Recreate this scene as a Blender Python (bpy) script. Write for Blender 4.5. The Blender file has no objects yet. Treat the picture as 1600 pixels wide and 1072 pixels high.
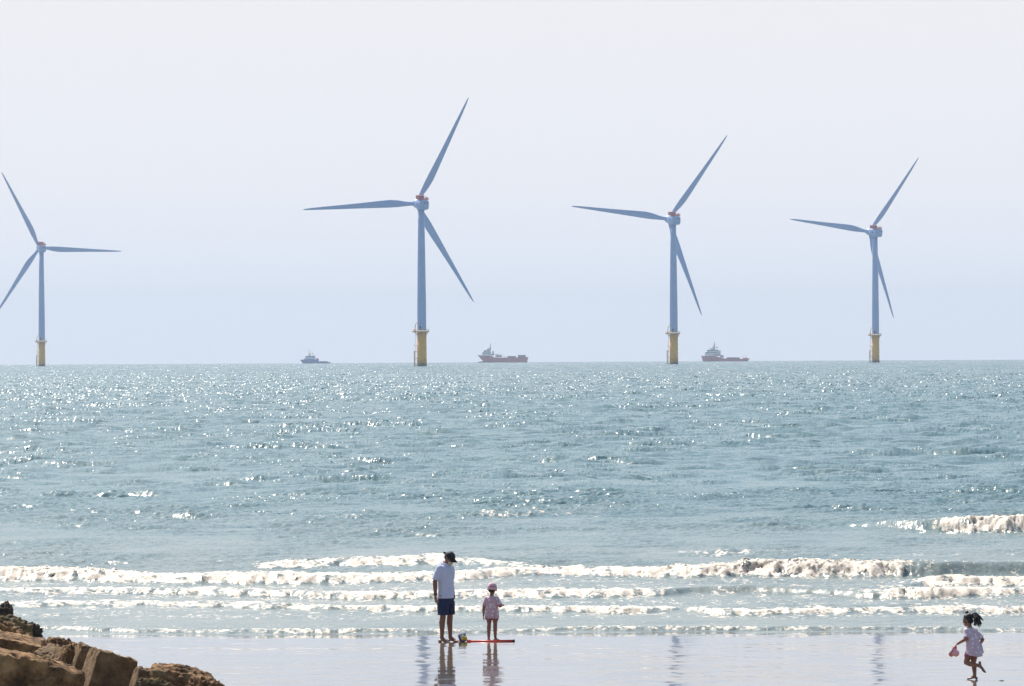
import bpy, bmesh, math, random
import numpy as np
from mathutils import Vector, Matrix, noise

PI = math.pi
sc = bpy.context.scene
C = sc.collection
RE = 7.433e6          # earth radius with refraction
CAM_Z = 5.17
SEA = -0.085          # sea level; the sand is z = 0 where the man stands
SLOPE = 0.022
FPX = 6900.0          # focal length in pixels of the 1600 px photograph

# ------------------------------------------------------------------ camera
cam_d = bpy.data.cameras.new("camera")
cam = bpy.data.objects.new("camera", cam_d)
C.objects.link(cam)
cam_d.sensor_width = 36.0
cam_d.lens = FPX / 1600 * 36.0
cam_d.clip_start = 1.0
cam_d.clip_end = 60000
R3 = Matrix.Rotation(PI / 2 + 22.0 / FPX, 4, 'X') @ Matrix.Rotation(-0.0050, 4, 'Z')
cam.matrix_world = Matrix.Translation((0, 0, CAM_Z)) @ R3
sc.camera = cam


def at(px, py, y):
    """point of the world seen at photo pixel (px, py) at distance y"""
    d = R3.to_3x3() @ Vector(((px - 800) / FPX, (536 - py) / FPX, -1))
    return Vector((0, 0, CAM_Z)) + d * (y / d.y)


def on_sea(px, py):
    d = R3.to_3x3() @ Vector(((px - 800) / FPX, (536 - py) / FPX, -1))
    t = (SEA - CAM_Z) / d.z
    return d.x * t, d.y * t


def on_sand(px, py):
    d = R3.to_3x3() @ Vector(((px - 800) / FPX, (536 - py) / FPX, -1))
    # CAM_Z + d.z t = SLOPE (80.2 - d.y t)
    t = (SLOPE * 80.2 - CAM_Z) / (d.z + SLOPE * d.y)
    return Vector((d.x * t, d.y * t, SLOPE * (80.2 - d.y * t)))


def sand_z(y):
    return SLOPE * (80.2 - y)


# ------------------------------------------------------------------ materials
def mat(name, col, rough=0.6, metal=0.0, spec=0.5, var=0.0, scale=4.0, bump=0.0, bscale=20.0, sss=0.0):
    m = bpy.data.materials.new(name)
    m.use_nodes = True
    nt = m.node_tree
    b = nt.nodes["Principled BSDF"]
    b.inputs["Base Color"].default_value = (*col, 1)
    b.inputs["Roughness"].default_value = rough
    b.inputs["Metallic"].default_value = metal
    b.inputs["Specular IOR Level"].default_value = spec
    if sss:
        b.inputs["Subsurface Weight"].default_value = sss
        b.inputs["Subsurface Radius"].default_value = (0.02, 0.008, 0.005)
        b.inputs["Subsurface Scale"].default_value = 1.0
    tc = nt.nodes.new("ShaderNodeTexCoord")
    if var:
        n = nt.nodes.new("ShaderNodeTexNoise")
        n.inputs["Scale"].default_value = scale
        n.inputs["Detail"].default_value = 6
        nt.links.new(tc.outputs["Object"], n.inputs["Vector"])
        r = nt.nodes.new("ShaderNodeValToRGB")
        r.color_ramp.elements[0].position = 0.3
        r.color_ramp.elements[1].position = 0.7
        r.color_ramp.elements[0].color = (*[c * (1 - var) for c in col], 1)
        r.color_ramp.elements[1].color = (*[min(1, c * (1 + var)) for c in col], 1)
        nt.links.new(n.outputs["Fac"], r.inputs["Fac"])
        nt.links.new(r.outputs["Color"], b.inputs["Base Color"])
    if bump:
        n2 = nt.nodes.new("ShaderNodeTexNoise")
        n2.inputs["Scale"].default_value = bscale
        n2.inputs["Detail"].default_value = 5
        nt.links.new(tc.outputs["Object"], n2.inputs["Vector"])
        bp = nt.nodes.new("ShaderNodeBump")
        bp.inputs["Strength"].default_value = bump
        bp.inputs["Distance"].default_value = 0.02
        nt.links.new(n2.outputs["Fac"], bp.inputs["Height"])
        nt.links.new(bp.outputs["Normal"], b.inputs["Normal"])
    return m


def rock_mat(name, base, light, dark, speck=0.6):
    m = bpy.data.materials.new(name)
    m.use_nodes = True
    nt = m.node_tree
    L = nt.links.new
    b = nt.nodes["Principled BSDF"]
    b.inputs["Roughness"].default_value = 0.85
    b.inputs["Specular IOR Level"].default_value = 0.25
    tc = nt.nodes.new("ShaderNodeTexCoord")
    n = nt.nodes.new("ShaderNodeTexNoise"); n.inputs["Scale"].default_value = 3.5; n.inputs["Detail"].default_value = 9; n.inputs["Roughness"].default_value = 0.65
    L(tc.outputs["Object"], n.inputs["Vector"])
    r = nt.nodes.new("ShaderNodeValToRGB")
    e = r.color_ramp.elements
    e[0].position = 0.32; e[0].color = (*dark, 1)
    e[1].position = 0.68; e[1].color = (*light, 1)
    k = e.new(0.5); k.color = (*base, 1)
    L(n.outputs["Fac"], r.inputs["Fac"])
    v = nt.nodes.new("ShaderNodeTexVoronoi"); v.inputs["Scale"].default_value = 26
    L(tc.outputs["Object"], v.inputs["Vector"])
    n3 = nt.nodes.new("ShaderNodeTexNoise"); n3.inputs["Scale"].default_value = 2.2
    L(tc.outputs["Object"], n3.inputs["Vector"])
    # pale barnacle specks, in patches
    r2 = nt.nodes.new("ShaderNodeValToRGB"); r2.color_ramp.elements[0].position = 0.12; r2.color_ramp.elements[1].position = 0.22
    r2.color_ramp.elements[0].color = (1, 1, 1, 1); r2.color_ramp.elements[1].color = (0, 0, 0, 1)
    L(v.outputs["Distance"], r2.inputs["Fac"])
    r3 = nt.nodes.new("ShaderNodeValToRGB"); r3.color_ramp.elements[0].position = 0.5; r3.color_ramp.elements[1].position = 0.62
    L(n3.outputs["Fac"], r3.inputs["Fac"])
    mu = nt.nodes.new("ShaderNodeMath"); mu.operation = 'MULTIPLY'
    L(r2.outputs["Color"], mu.inputs[0]); L(r3.outputs["Color"], mu.inputs[1])
    mu2 = nt.nodes.new("ShaderNodeMath"); mu2.operation = 'MULTIPLY'; mu2.inputs[1].default_value = speck
    L(mu.outputs[0], mu2.inputs[0])
    mx = nt.nodes.new("ShaderNodeMix"); mx.data_type = 'RGBA'
    mx.inputs[7].default_value = (0.55, 0.48, 0.38, 1)
    L(mu2.outputs[0], mx.inputs[0]); L(r.outputs["Color"], mx.inputs[6])
    L(mx.outputs[2], b.inputs["Base Color"])
    n2 = nt.nodes.new("ShaderNodeTexNoise"); n2.inputs["Scale"].default_value = 16; n2.inputs["Detail"].default_value = 8; n2.inputs["Roughness"].default_value = 0.7
    L(tc.outputs["Object"], n2.inputs["Vector"])
    bp = nt.nodes.new("ShaderNodeBump"); bp.inputs["Strength"].default_value = 0.9; bp.inputs["Distance"].default_value = 0.05
    L(n2.outputs["Fac"], bp.inputs["Height"]); L(bp.outputs["Normal"], b.inputs["Normal"])
    return m


# ------------------------------------------------------------------ object helpers
def tag(o, label=None, cat=None, group=None, kind=None):
    if label: o["label"] = label
    if cat: o["category"] = cat
    if group: o["group"] = group
    if kind: o["kind"] = kind
    return o


def empty(name, loc=(0, 0, 0), rz=0.0):
    o = bpy.data.objects.new(name, None)
    C.objects.link(o)
    o.location = loc
    o.rotation_euler = (0, 0, rz)
    o.empty_display_size = 0.2
    return o


def link(name, me, m=None, parent=None, smooth=True):
    o = bpy.data.objects.new(name, me)
    C.objects.link(o)
    if m is not None:
        for q in (m if isinstance(m, (list, tuple)) else [m]):
            me.materials.append(q)
    if smooth:
        me.polygons.foreach_set("use_smooth", [True] * len(me.polygons))
    if parent is not None:
        o.parent = parent
    return o


def copy_tree(o, parent=None):
    c = o.copy()
    C.objects.link(c)
    if parent is not None:
        c.parent = parent
    for ch in list(o.children):
        copy_tree(ch, c)
    return c


class MB:
    """collects shapes, builds one mesh object"""
    def __init__(self):
        self.v = []; self.f = []

    def add(self, vs, fs, M=None):
        n = len(self.v)
        for p in vs:
            p = Vector(p)
            self.v.append(M @ p if M is not None else p)
        self.f += [[i + n for i in q] for q in fs]
        return self

    def box(self, c, d, M=None, taper=1.0):
        x, y, z = d[0] / 2, d[1] / 2, d[2] / 2
        vs = [(-x, -y, -z), (x, -y, -z), (x, y, -z), (-x, y, -z),
              (-x * taper, -y * taper, z), (x * taper, -y * taper, z), (x * taper, y * taper, z), (-x * taper, y * taper, z)]
        T = Matrix.Translation(c)
        if M is not None: T = T @ M
        return self.add(vs, [(0, 3, 2, 1), (4, 5, 6, 7), (0, 1, 5, 4), (1, 2, 6, 5), (2, 3, 7, 6), (3, 0, 4, 7)], T)

    def loft(self, rings, closed_ends=True):
        n = len(rings[0])
        vs = [p for r in rings for p in r]
        fs = []
        for k in range(len(rings) - 1):
            for i in range(n):
                j = (i + 1) % n
                fs.append((k * n + i, k * n + j, (k + 1) * n + j, (k + 1) * n + i))
        if closed_ends:
            fs.append(tuple(reversed(range(n))))
            fs.append(tuple((len(rings) - 1) * n + i for i in range(n)))
        return self.add(vs, fs)

    def tube(self, pts, radii, n=12, flat=1.0, side=None):
        """round (or flattened) tapered tube along pts"""
        pts = [Vector(p) for p in pts]
        if not isinstance(radii, (list, tuple)): radii = [radii] * len(pts)
        rings = []
        ref = Vector(side) if side is not None else None
        for i, p in enumerate(pts):
            a = pts[max(0, i - 1)]; b = pts[min(len(pts) - 1, i + 1)]
            t = (b - a).normalized()
            if ref is None:
                ref = Vector((1, 0, 0)) if abs(t.x) < 0.8 else Vector((0, 1, 0))
            u = (ref - t * ref.dot(t)).normalized()
            w = t.cross(u)
            ref = u
            r = radii[i]
            rings.append([p + u * (r * math.cos(2 * PI * k / n)) + w * (r * flat * math.sin(2 * PI * k / n)) for k in range(n)])
        return self.loft(rings)

    def limb(self, pts, radii, n=14, flat=1.0, side=None):
        """tube with round ends"""
        self.tube(pts, radii, n, flat, side)
        for p, r in zip(pts, radii):
            self.ball(p, (r * min(1, flat),) * 3, n=12)
        return self

    def ball(self, c, r, M=None, n=16):
        if not isinstance(r, (list, tuple)): r = (r, r, r)
        vs = []; fs = []
        m = n // 2
        vs.append((0, 0, -r[2]))
        for i in range(1, m):
            a = -PI / 2 + PI * i / m
            for k in range(n):
                b = 2 * PI * k / n
                vs.append((r[0] * math.cos(a) * math.cos(b), r[1] * math.cos(a) * math.sin(b), r[2] * math.sin(a)))
        vs.append((0, 0, r[2]))
        for k in range(n): fs.append((0, 1 + (k + 1) % n, 1 + k))
        for i in range(m - 2):
            for k in range(n):
                a = 1 + i * n + k; b = 1 + i * n + (k + 1) % n
                fs.append((a, b, b + n, a + n))
        last = len(vs) - 1
        for k in range(n): fs.append((last, 1 + (m - 2) * n + k, 1 + (m - 2) * n + (k + 1) % n))
        T = Matrix.Translation(c)
        if M is not None: T = M @ T
        return self.add(vs, fs, T)

    def ell(self, M, c, r, n=16):
        return self.ball(c, r, M, n)

    def mesh(self, name):
        me = bpy.data.meshes.new(name)
        me.from_pydata([tuple(p) for p in self.v], [], self.f)
        me.update()
        return me

    def build(self, name, m, parent=None, smooth=False, bevel=0.0):
        me = self.mesh(name)
        if bevel:
            bm = bmesh.new(); bm.from_mesh(me)
            bmesh.ops.bevel(bm, geom=[e for e in bm.edges if e.is_manifold and e.calc_face_angle(0) > 0.5], offset=bevel, segments=2, affect='EDGES', profile=0.5)
            bm.to_mesh(me); bm.free()
        o = link(name, me, m, parent, smooth)
        return o

    def fused(self, name, m, parent=None, voxel=0.006, smooth=4):
        """union of everything collected into one continuous skin"""
        me = self.mesh(name + "_raw")
        tmp = bpy.data.objects.new("raw", me)
        C.objects.link(tmp)
        r = tmp.modifiers.new("r", 'REMESH'); r.mode = 'VOXEL'; r.voxel_size = voxel
        s = tmp.modifiers.new("s", 'SMOOTH'); s.factor = 0.5; s.iterations = smooth
        dg = bpy.context.evaluated_depsgraph_get()
        dg.update()
        new = bpy.data.meshes.new_from_object(tmp.evaluated_get(dg))
        new.name = name
        bpy.data.objects.remove(tmp); bpy.data.meshes.remove(me)
        return link(name, new, m, parent, True)


# ------------------------------------------------------------------ random fields (periodic tiles)
class Field:
    def __init__(self, L, N, lo, hi, seed, power=-4.0, spread=0.0, ang=0.0, stretch=1.0, chop=False):
        rng = np.random.default_rng(seed)
        self.L, self.N = L, N
        k1 = np.fft.fftfreq(N, d=L / N) * 2 * PI
        kx, ky = np.meshgrid(k1, k1, indexing='ij')
        kxs = kx * stretch
        k = np.hypot(kxs, ky); k[0, 0] = 1
        S = np.where((k > 2 * PI / hi) & (k < 2 * PI / lo), k ** power, 0)
        S *= np.exp(-(2 * PI / hi * 1.6 / k) ** 4)
        if spread:
            c = (kx * math.sin(ang) - ky * math.cos(ang)) / np.hypot(kx, ky).clip(1e-9)
            S *= np.abs(c) ** spread
        S[0, 0] = 0
        H = (rng.normal(size=(N, N)) + 1j * rng.normal(size=(N, N))) * np.sqrt(S)
        self.h = np.fft.ifft2(H)
        sd = self.h.real.std()
        self.fields = [(self.h.real / sd).astype(np.float32)]
        if chop:
            kk = np.hypot(kx, ky); kk[0, 0] = 1
            self.fields.append((np.fft.ifft2(-1j * kx / kk * H).real / sd).astype(np.float32))
            self.fields.append((np.fft.ifft2(-1j * ky / kk * H).real / sd).astype(np.float32))
        del self.h

    def __call__(self, x, y, rot=0.0, which=(0,)):
        c, s = math.cos(rot), math.sin(rot)
        u = (c * x + s * y) / self.L * self.N
        v = (-s * x + c * y) / self.L * self.N
        i = np.floor(u).astype(np.int64); j = np.floor(v).astype(np.int64)
        fu = (u - i).astype(np.float32); fv = (v - j).astype(np.float32)
        N = self.N
        i0 = i % N; i1 = (i + 1) % N; j0 = j % N; j1 = (j + 1) % N
        out = []
        for w in which:
            A = self.fields[w]
            out.append((A[i0, j0] * (1 - fu) + A[i1, j0] * fu) * (1 - fv) + (A[i0, j1] * (1 - fu) + A[i1, j1] * fu) * fv)
        return out if len(out) > 1 else out[0]


def sstep(a, b, x):
    t = np.clip((x - a) / (b - a), 0, 1)
    return t * t * (3 - 2 * t)


def grid_mesh(name, blocks, attrs=()):
    """blocks: list of (V (r,c,3), {attr: (r,c)})"""
    vs = []; fs = []; at_ = {a: [] for a in attrs}
    n = 0
    for V, A in blocks:
        r, c = V.shape[:2]
        vs.append(V.reshape(-1, 3))
        idx = np.arange(n, n + r * c).reshape(r, c)
        fs.append(np.stack([idx[:-1, :-1], idx[:-1, 1:], idx[1:, 1:], idx[1:, :-1]], -1).reshape(-1, 4))
        for a in attrs: at_[a].append(np.asarray(A[a], dtype=np.float32).reshape(-1))
        n += r * c
    vs = np.concatenate(vs).astype(np.float32); fs = np.concatenate(fs).astype(np.int32)
    me = bpy.data.meshes.new(name)
    me.vertices.add(len(vs)); me.vertices.foreach_set("co", vs.ravel())
    me.loops.add(fs.size); me.loops.foreach_set("vertex_index", fs.ravel())
    me.polygons.add(len(fs))
    me.polygons.foreach_set("loop_start", np.arange(0, fs.size, 4, dtype=np.int32))
    me.polygons.foreach_set("use_smooth", np.ones(len(fs), dtype=bool))
    for a in attrs:
        t = me.attributes.new(a, 'FLOAT', 'POINT')
        t.data.foreach_set("value", np.concatenate(at_[a]))
    me.update(calc_edges=True)
    return me


# ------------------------------------------------------------------ sea
F_SWELL = Field(283.0, 512, 3.6, 22.0, 11, power=-3.9, spread=7.0, ang=0.06, chop=True)
F_WIND = Field(97.0, 512, 1.0, 6.0, 12, power=-3.5, spread=2.6, ang=-0.2, chop=True)
F_RIP = Field(23.0, 512, 0.14, 1.3, 13, power=-3.0, spread=0.8, ang=0.3)
F_LUMP = Field(19.0, 512, 0.16, 0.8, 14, power=-2.8)
F_SMOOTH = Field(83.0, 256, 3.5, 24.0, 16, power=-3.0)
F_PATCH = Field(61.0, 512, 0.7, 9.0, 15, power=-2.6, stretch=0.45)


def breaker(points, back=2.4, front=0.8, lump=0.5):
    """points: (photo x, photo y of the foot, height m, foam 0..1)"""
    rows = []
    for px, py, h, f in points:
        X, Y = on_sea(px, py)
        rows.append((X, Y, h, f))
    rows.sort()
    return dict(X=np.array([r[0] for r in rows]), Y=np.array([r[1] for r in rows]), H=np.array([r[2] for r in rows]),
                F=np.array([r[3] for r in rows]), back=back, front=front, lump=lump)


BREAKERS = [
    # the far breaker by the right edge
    breaker([(1150, 822, 0.0, 0), (1280, 822, 0.08, 0.0), (1330, 823, 0.17, 0.05), (1400, 827, 0.26, 0.12), (1445, 829, 0.36, 0.35), (1475, 832, 0.46, 0.7), (1510, 833, 0.48, 1.0), (1600, 832, 0.46, 1.0), (1800, 832, 0.42, 1)], back=3.5, front=1.0),
    breaker([(560, 806, 0.0, 0), (680, 808, 0.10, 0.1), (760, 808, 0.17, 0.3), (860, 806, 0.2, 0.35), (960, 803, 0.1, 0.05), (1050, 803, 0.0, 0)], back=3, front=1.6),
    breaker([(330, 812, 0.0, 0), (480, 815, 0.14, 0.15), (560, 812, 0.2, 0.25), (620, 808, 0.0, 0.0)], back=3, front=1.6),
    # a thin broken crest behind the main line
    breaker([(330, 886, 0.0, 0), (400, 884, 0.10, 0.3), (450, 883, 0.18, 0.75), (560, 882, 0.22, 0.85), (680, 880, 0.2, 0.8), (760, 884, 0.14, 0.6), (850, 888, 0.05, 0.4), (900, 889, 0.0, 0)], back=1.8, front=1.2),
    breaker([(1000, 866, 0.0, 0), (1060, 868, 0.10, 0.3), (1130, 868, 0.16, 0.5), (1200, 866, 0.1, 0.4), (1290, 866, 0.0, 0.2)], back=1.8, front=1.2),
    # the main breaker
    breaker([(-200, 906, 0.21, 1), (0, 905, 0.22, 1), (130, 906, 0.2, 1), (300, 908, 0.18, 0.95), (450, 909, 0.19, 0.95), (600, 909, 0.2, 0.9), (720, 907, 0.2, 1), (800, 900, 0.2, 1),
             (900, 897, 0.15, 0.9), (1000, 898, 0.17, 0.95), (1100, 899, 0.24, 1), (1200, 899, 0.32, 1), (1300, 900, 0.38, 1), (1365, 899, 0.42, 1), (1395, 898, 0.44, 0.8), (1412, 898, 0.44, 0.55), (1440, 898, 0.44, 0.25), (1470, 898, 0.43, 0.1),
             (1500, 897, 0.42, 0.05), (1600, 896, 0.4, 0.0), (1800, 896, 0.38, 0)], back=2.6, front=0.9, lump=0.6),
    # second line on the right
    breaker([(1380, 914, 0.0, 0), (1440, 913, 0.18, 0.7), (1470, 913, 0.25, 1), (1600, 916, 0.24, 1), (1800, 917, 0.22, 1)], back=2, front=0.7),
    breaker([(-200, 926, 0.11, 0.9), (0, 926, 0.11, 0.9), (250, 930, 0.12, 0.85), (500, 933, 0.13, 0.85), (700, 934, 0.16, 1), (880, 933, 0.17, 1), (980, 931, 0.16, 0.95), (1035, 929, 0.15, 0.5),
             (1080, 926, 0.14, 0.1), (1180, 926, 0.15, 0.16), (1300, 928, 0.13, 0.16), (1360, 930, 0.15, 0.5), (1390, 930, 0.2, 1.0), (1500, 930, 0.2, 1.0), (1600, 930, 0.17, 1), (1800, 930, 0.16, 1)], back=1.9, front=0.6),
    breaker([(-200, 943, 0.07, 0.85), (0, 943, 0.07, 0.85), (300, 948, 0.09, 0.85), (450, 949, 0.1, 0.8), (650, 953, 0.11, 0.85), (800, 954, 0.12, 0.95), (980, 956, 0.13, 1.0), (1035, 953, 0.07, 0.6), (1060, 951, 0.05, 0.5),
             (1100, 957, 0.11, 0.9), (1180, 959, 0.1, 0.85), (1300, 957, 0.1, 0.9), (1450, 957, 0.1, 0.9), (1600, 957, 0.1, 0.9), (1800, 957, 0.1, 0.9)], back=1.3, front=0.45),
    # the last run of foam at the water's edge
    breaker([(-200, 980, 0.04, 0.60), (60, 983, 0.045, 0.60), (200, 988, 0.05, 0.55), (330, 989, 0.055, 0.55), (450, 988, 0.06, 0.58), (640, 987, 0.06, 0.60), (800, 986, 0.06, 0.55), (960, 986, 0.065, 0.58), (1150, 985, 0.06, 0.58),
             (1300, 986, 0.055, 0.55), (1450, 987, 0.055, 0.55), (1600, 987, 0.055, 0.55), (1800, 987, 0.055, 0.55)], back=0.7, front=0.3),
]
BREAKERS[-1]['edge'] = True


RNG = np.random.default_rng(77)


def sea_eval(X, Y, dy):
    """height and attributes of the sea over the plane"""
    D = Y
    shelf = sstep(86, 150, Y)
    h = np.zeros_like(X); ox = np.zeros_like(X); oy = np.zeros_like(X)
    a_sw = 0.07 * shelf * (0.7 + 0.3 * sstep(140, 260, Y)) + 0.06 * sstep(120, 260, Y)
    g, gx, gy = F_SWELL(X, Y, 0.0, (0, 1, 2))
    chop = 0.62 + 0.45 * g
    h += a_sw * g; ox += a_sw * 1.2 * gx; oy += a_sw * 1.2 * gy
    a_w = (0.014 + 0.064 * sstep(95, 210, Y)) * np.clip(1.6 - dy / 2.2, 0.25, 1)
    g, gx, gy = F_WIND(X, Y, 0.25, (0, 1, 2))
    gust = 0.75 + 0.35 * F_PATCH(X * 0.13, Y * 0.13)
    h += a_w * gust * g; ox += a_w * gx; oy += a_w * gy
    chop = chop + 0.10 * g + 0.34 * F_PATCH(X * 0.09 + 31, Y * 0.05, 0.0) + 0.22 * F_PATCH(X * 0.5, Y * 0.35 + 9, 0.0)
    chop = np.clip(0.30 + 0.72 * chop, 0.35, 1.9) * (0.80 + 0.60 * sstep(190, 900, Y))
    a_r = (0.005 + 0.013 * sstep(90, 160, Y)) * np.clip(1.3 - dy / 0.5, 0, 1)
    h += a_r * np.clip(gust, 0.3, 2) * F_RIP(X, Y, -0.2)
    foam = np.zeros_like(X)
    near = Y[:, 0] < 175
    if near.any():
        x = X[near]; y = Y[near]
        hh = h[near]; fo = foam[near]; oyn = oy[near]
        lump = np.abs(F_LUMP(x, y * 2.0, 0.1)) - 0.8
        lump2 = np.abs(F_LUMP(x * 1.9 + 5, y * 3.6, 0.5)) - 0.8
        lump3 = F_PATCH(x * 1.6 + 40, y * 1.5)
        patch = F_PATCH(x, y)
        smo = F_SMOOTH(x, y * 0.5)
        patch2 = F_PATCH(x * 2.7 + 11, y * 1.9, 0.0)
        for b in BREAKERS:
            y0 = np.interp(x, b['X'], b['Y']); A = np.interp(x, b['X'], b['H']); Fm = np.interp(x, b['X'], b['F'])
            y0 = y0 + 0.30 * F_SMOOTH(x + 3, np.full_like(x, 7.7 * len(b['X']))) * (0.6 if b.get('edge') else 1) + (0.07 * lump + 0.16 * lump3) * Fm
            s = y - y0
            if not b.get('edge'): Fm = np.clip(Fm + 4 * Fm * (1 - Fm) * (0.16 * patch2 + 0.12 * patch), 0, 1)
            w = b['front'] * (1.15 - 0.3 * (1 - Fm)) + 1e-3
            prof = np.where(s < 0, sstep(-w, 0.0, s), np.exp(-(s / b['back']) ** 2 * 1.1))
            A = A * (1 + 0.12 * smo)
            hh = hh + A * prof
            fm = (Fm if b['H'].max() > 0.2 and not b.get('edge') else 0.86 * Fm) * sstep(-w * 0.95, -w * 0.55, s) * (1 - sstep(b['back'] * 0.2, b['back'] * 0.9, s))
            hh = hh + fm * A * b['lump'] * (0.09 * lump + 0.045 * lump2 + 0.085 * lump3) * np.clip(prof * 1.2, 0.15, 1)
            oyn = oyn - fm * A * (0.15 * lump + 0.05 * lump2)
            fo = np.maximum(fo, fm * (0.82 + 0.16 * patch2))
            # lacy foam left behind and run out in front
            tr = Fm * sstep(-2.6, -0.5, s) * (1 - sstep(0.5, 4.2, s)) * np.clip(0.34 + 0.12 * patch2 + 0.05 * patch, 0, 0.6)
            fo = np.maximum(fo, tr)
        zone = sstep(86.5, 90, y) * (1 - sstep(104, 114, y))
        fo = np.maximum(fo, zone * np.clip(0.20 + 0.10 * patch2 + 0.06 * patch, 0, 0.42))
        # the tongue of water thins out on the sand
        h[near] = hh; foam[near] = fo; oy[near] = oyn
    z = SEA + h - (X * X + Y * Y) / (2 * RE)
    turb = 1 - sstep(86, 168, Y + 5.0 * F_PATCH(X * 0.3, Y * 0.3))
    V = np.stack([X + ox, Y + oy, z], -1)
    # slope of the facets between mesh points, rougher where the chop is
    sig = 0.205 * (0.70 + 0.30 * sstep(220, 800, Y)) * (1 - 0.45 * sstep(800, 2400, Y)) * np.clip(chop ** 1.35, 0.3, 1.9) * (1 - 0.6 * turb)
    sx_ = RNG.normal(size=X.shape) * sig
    sy_ = RNG.normal(size=X.shape) * sig
    return V, dict(foam=foam, turb=turb, chop=chop, slope_x=sx_, slope_y=sy_)


def sea_block(tx, ys):
    X = ys[:, None] * tx[None, :]
    Y = np.repeat(ys[:, None], len(tx), 1)
    dy = np.gradient(ys)[:, None] * np.ones_like(X)
    return sea_eval(X, Y, dy)


def rows(y0, y1, f, lo):
    ys = [y0]
    while ys[-1] < y1:
        ys.append(ys[-1] + max(lo, f * ys[-1]))
    return np.array(ys)


HALF = 0.15
blocks = []
ya = rows(81.5, 115.0, 0, 0.06)
yb = rows(ya[-1], 172.0, 0, 0.11)
near_rows = np.concatenate([ya, yb[1:]])
blocks.append(sea_block(np.linspace(-HALF, HALF, 1250), near_rows))
far_rows = rows(near_rows[-1] - 0.05, 4200.0, 0.0019, 0.12)
blocks.append(sea_block(np.linspace(-HALF, HALF, 1150), far_rows))
fr = np.concatenate([rows(far_rows[-1] - 6, 13000.0, 0.004, 5)])
blocks.append(sea_block(np.linspace(-HALF * 1.4, HALF * 1.4, 400), fr))
# the sea to both sides, coarser
for s in (-1, 1):
    t = np.linspace(HALF - 0.0005, 2.2, 160)
    t = s * t
    if s < 0: t = t[::-1]
    blocks.append(sea_block(t, rows(81.5, 4200, 0.012, 0.9)))
me = grid_mesh("sea", blocks, ("foam", "turb", "chop", "slope_x", "slope_y"))


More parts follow.
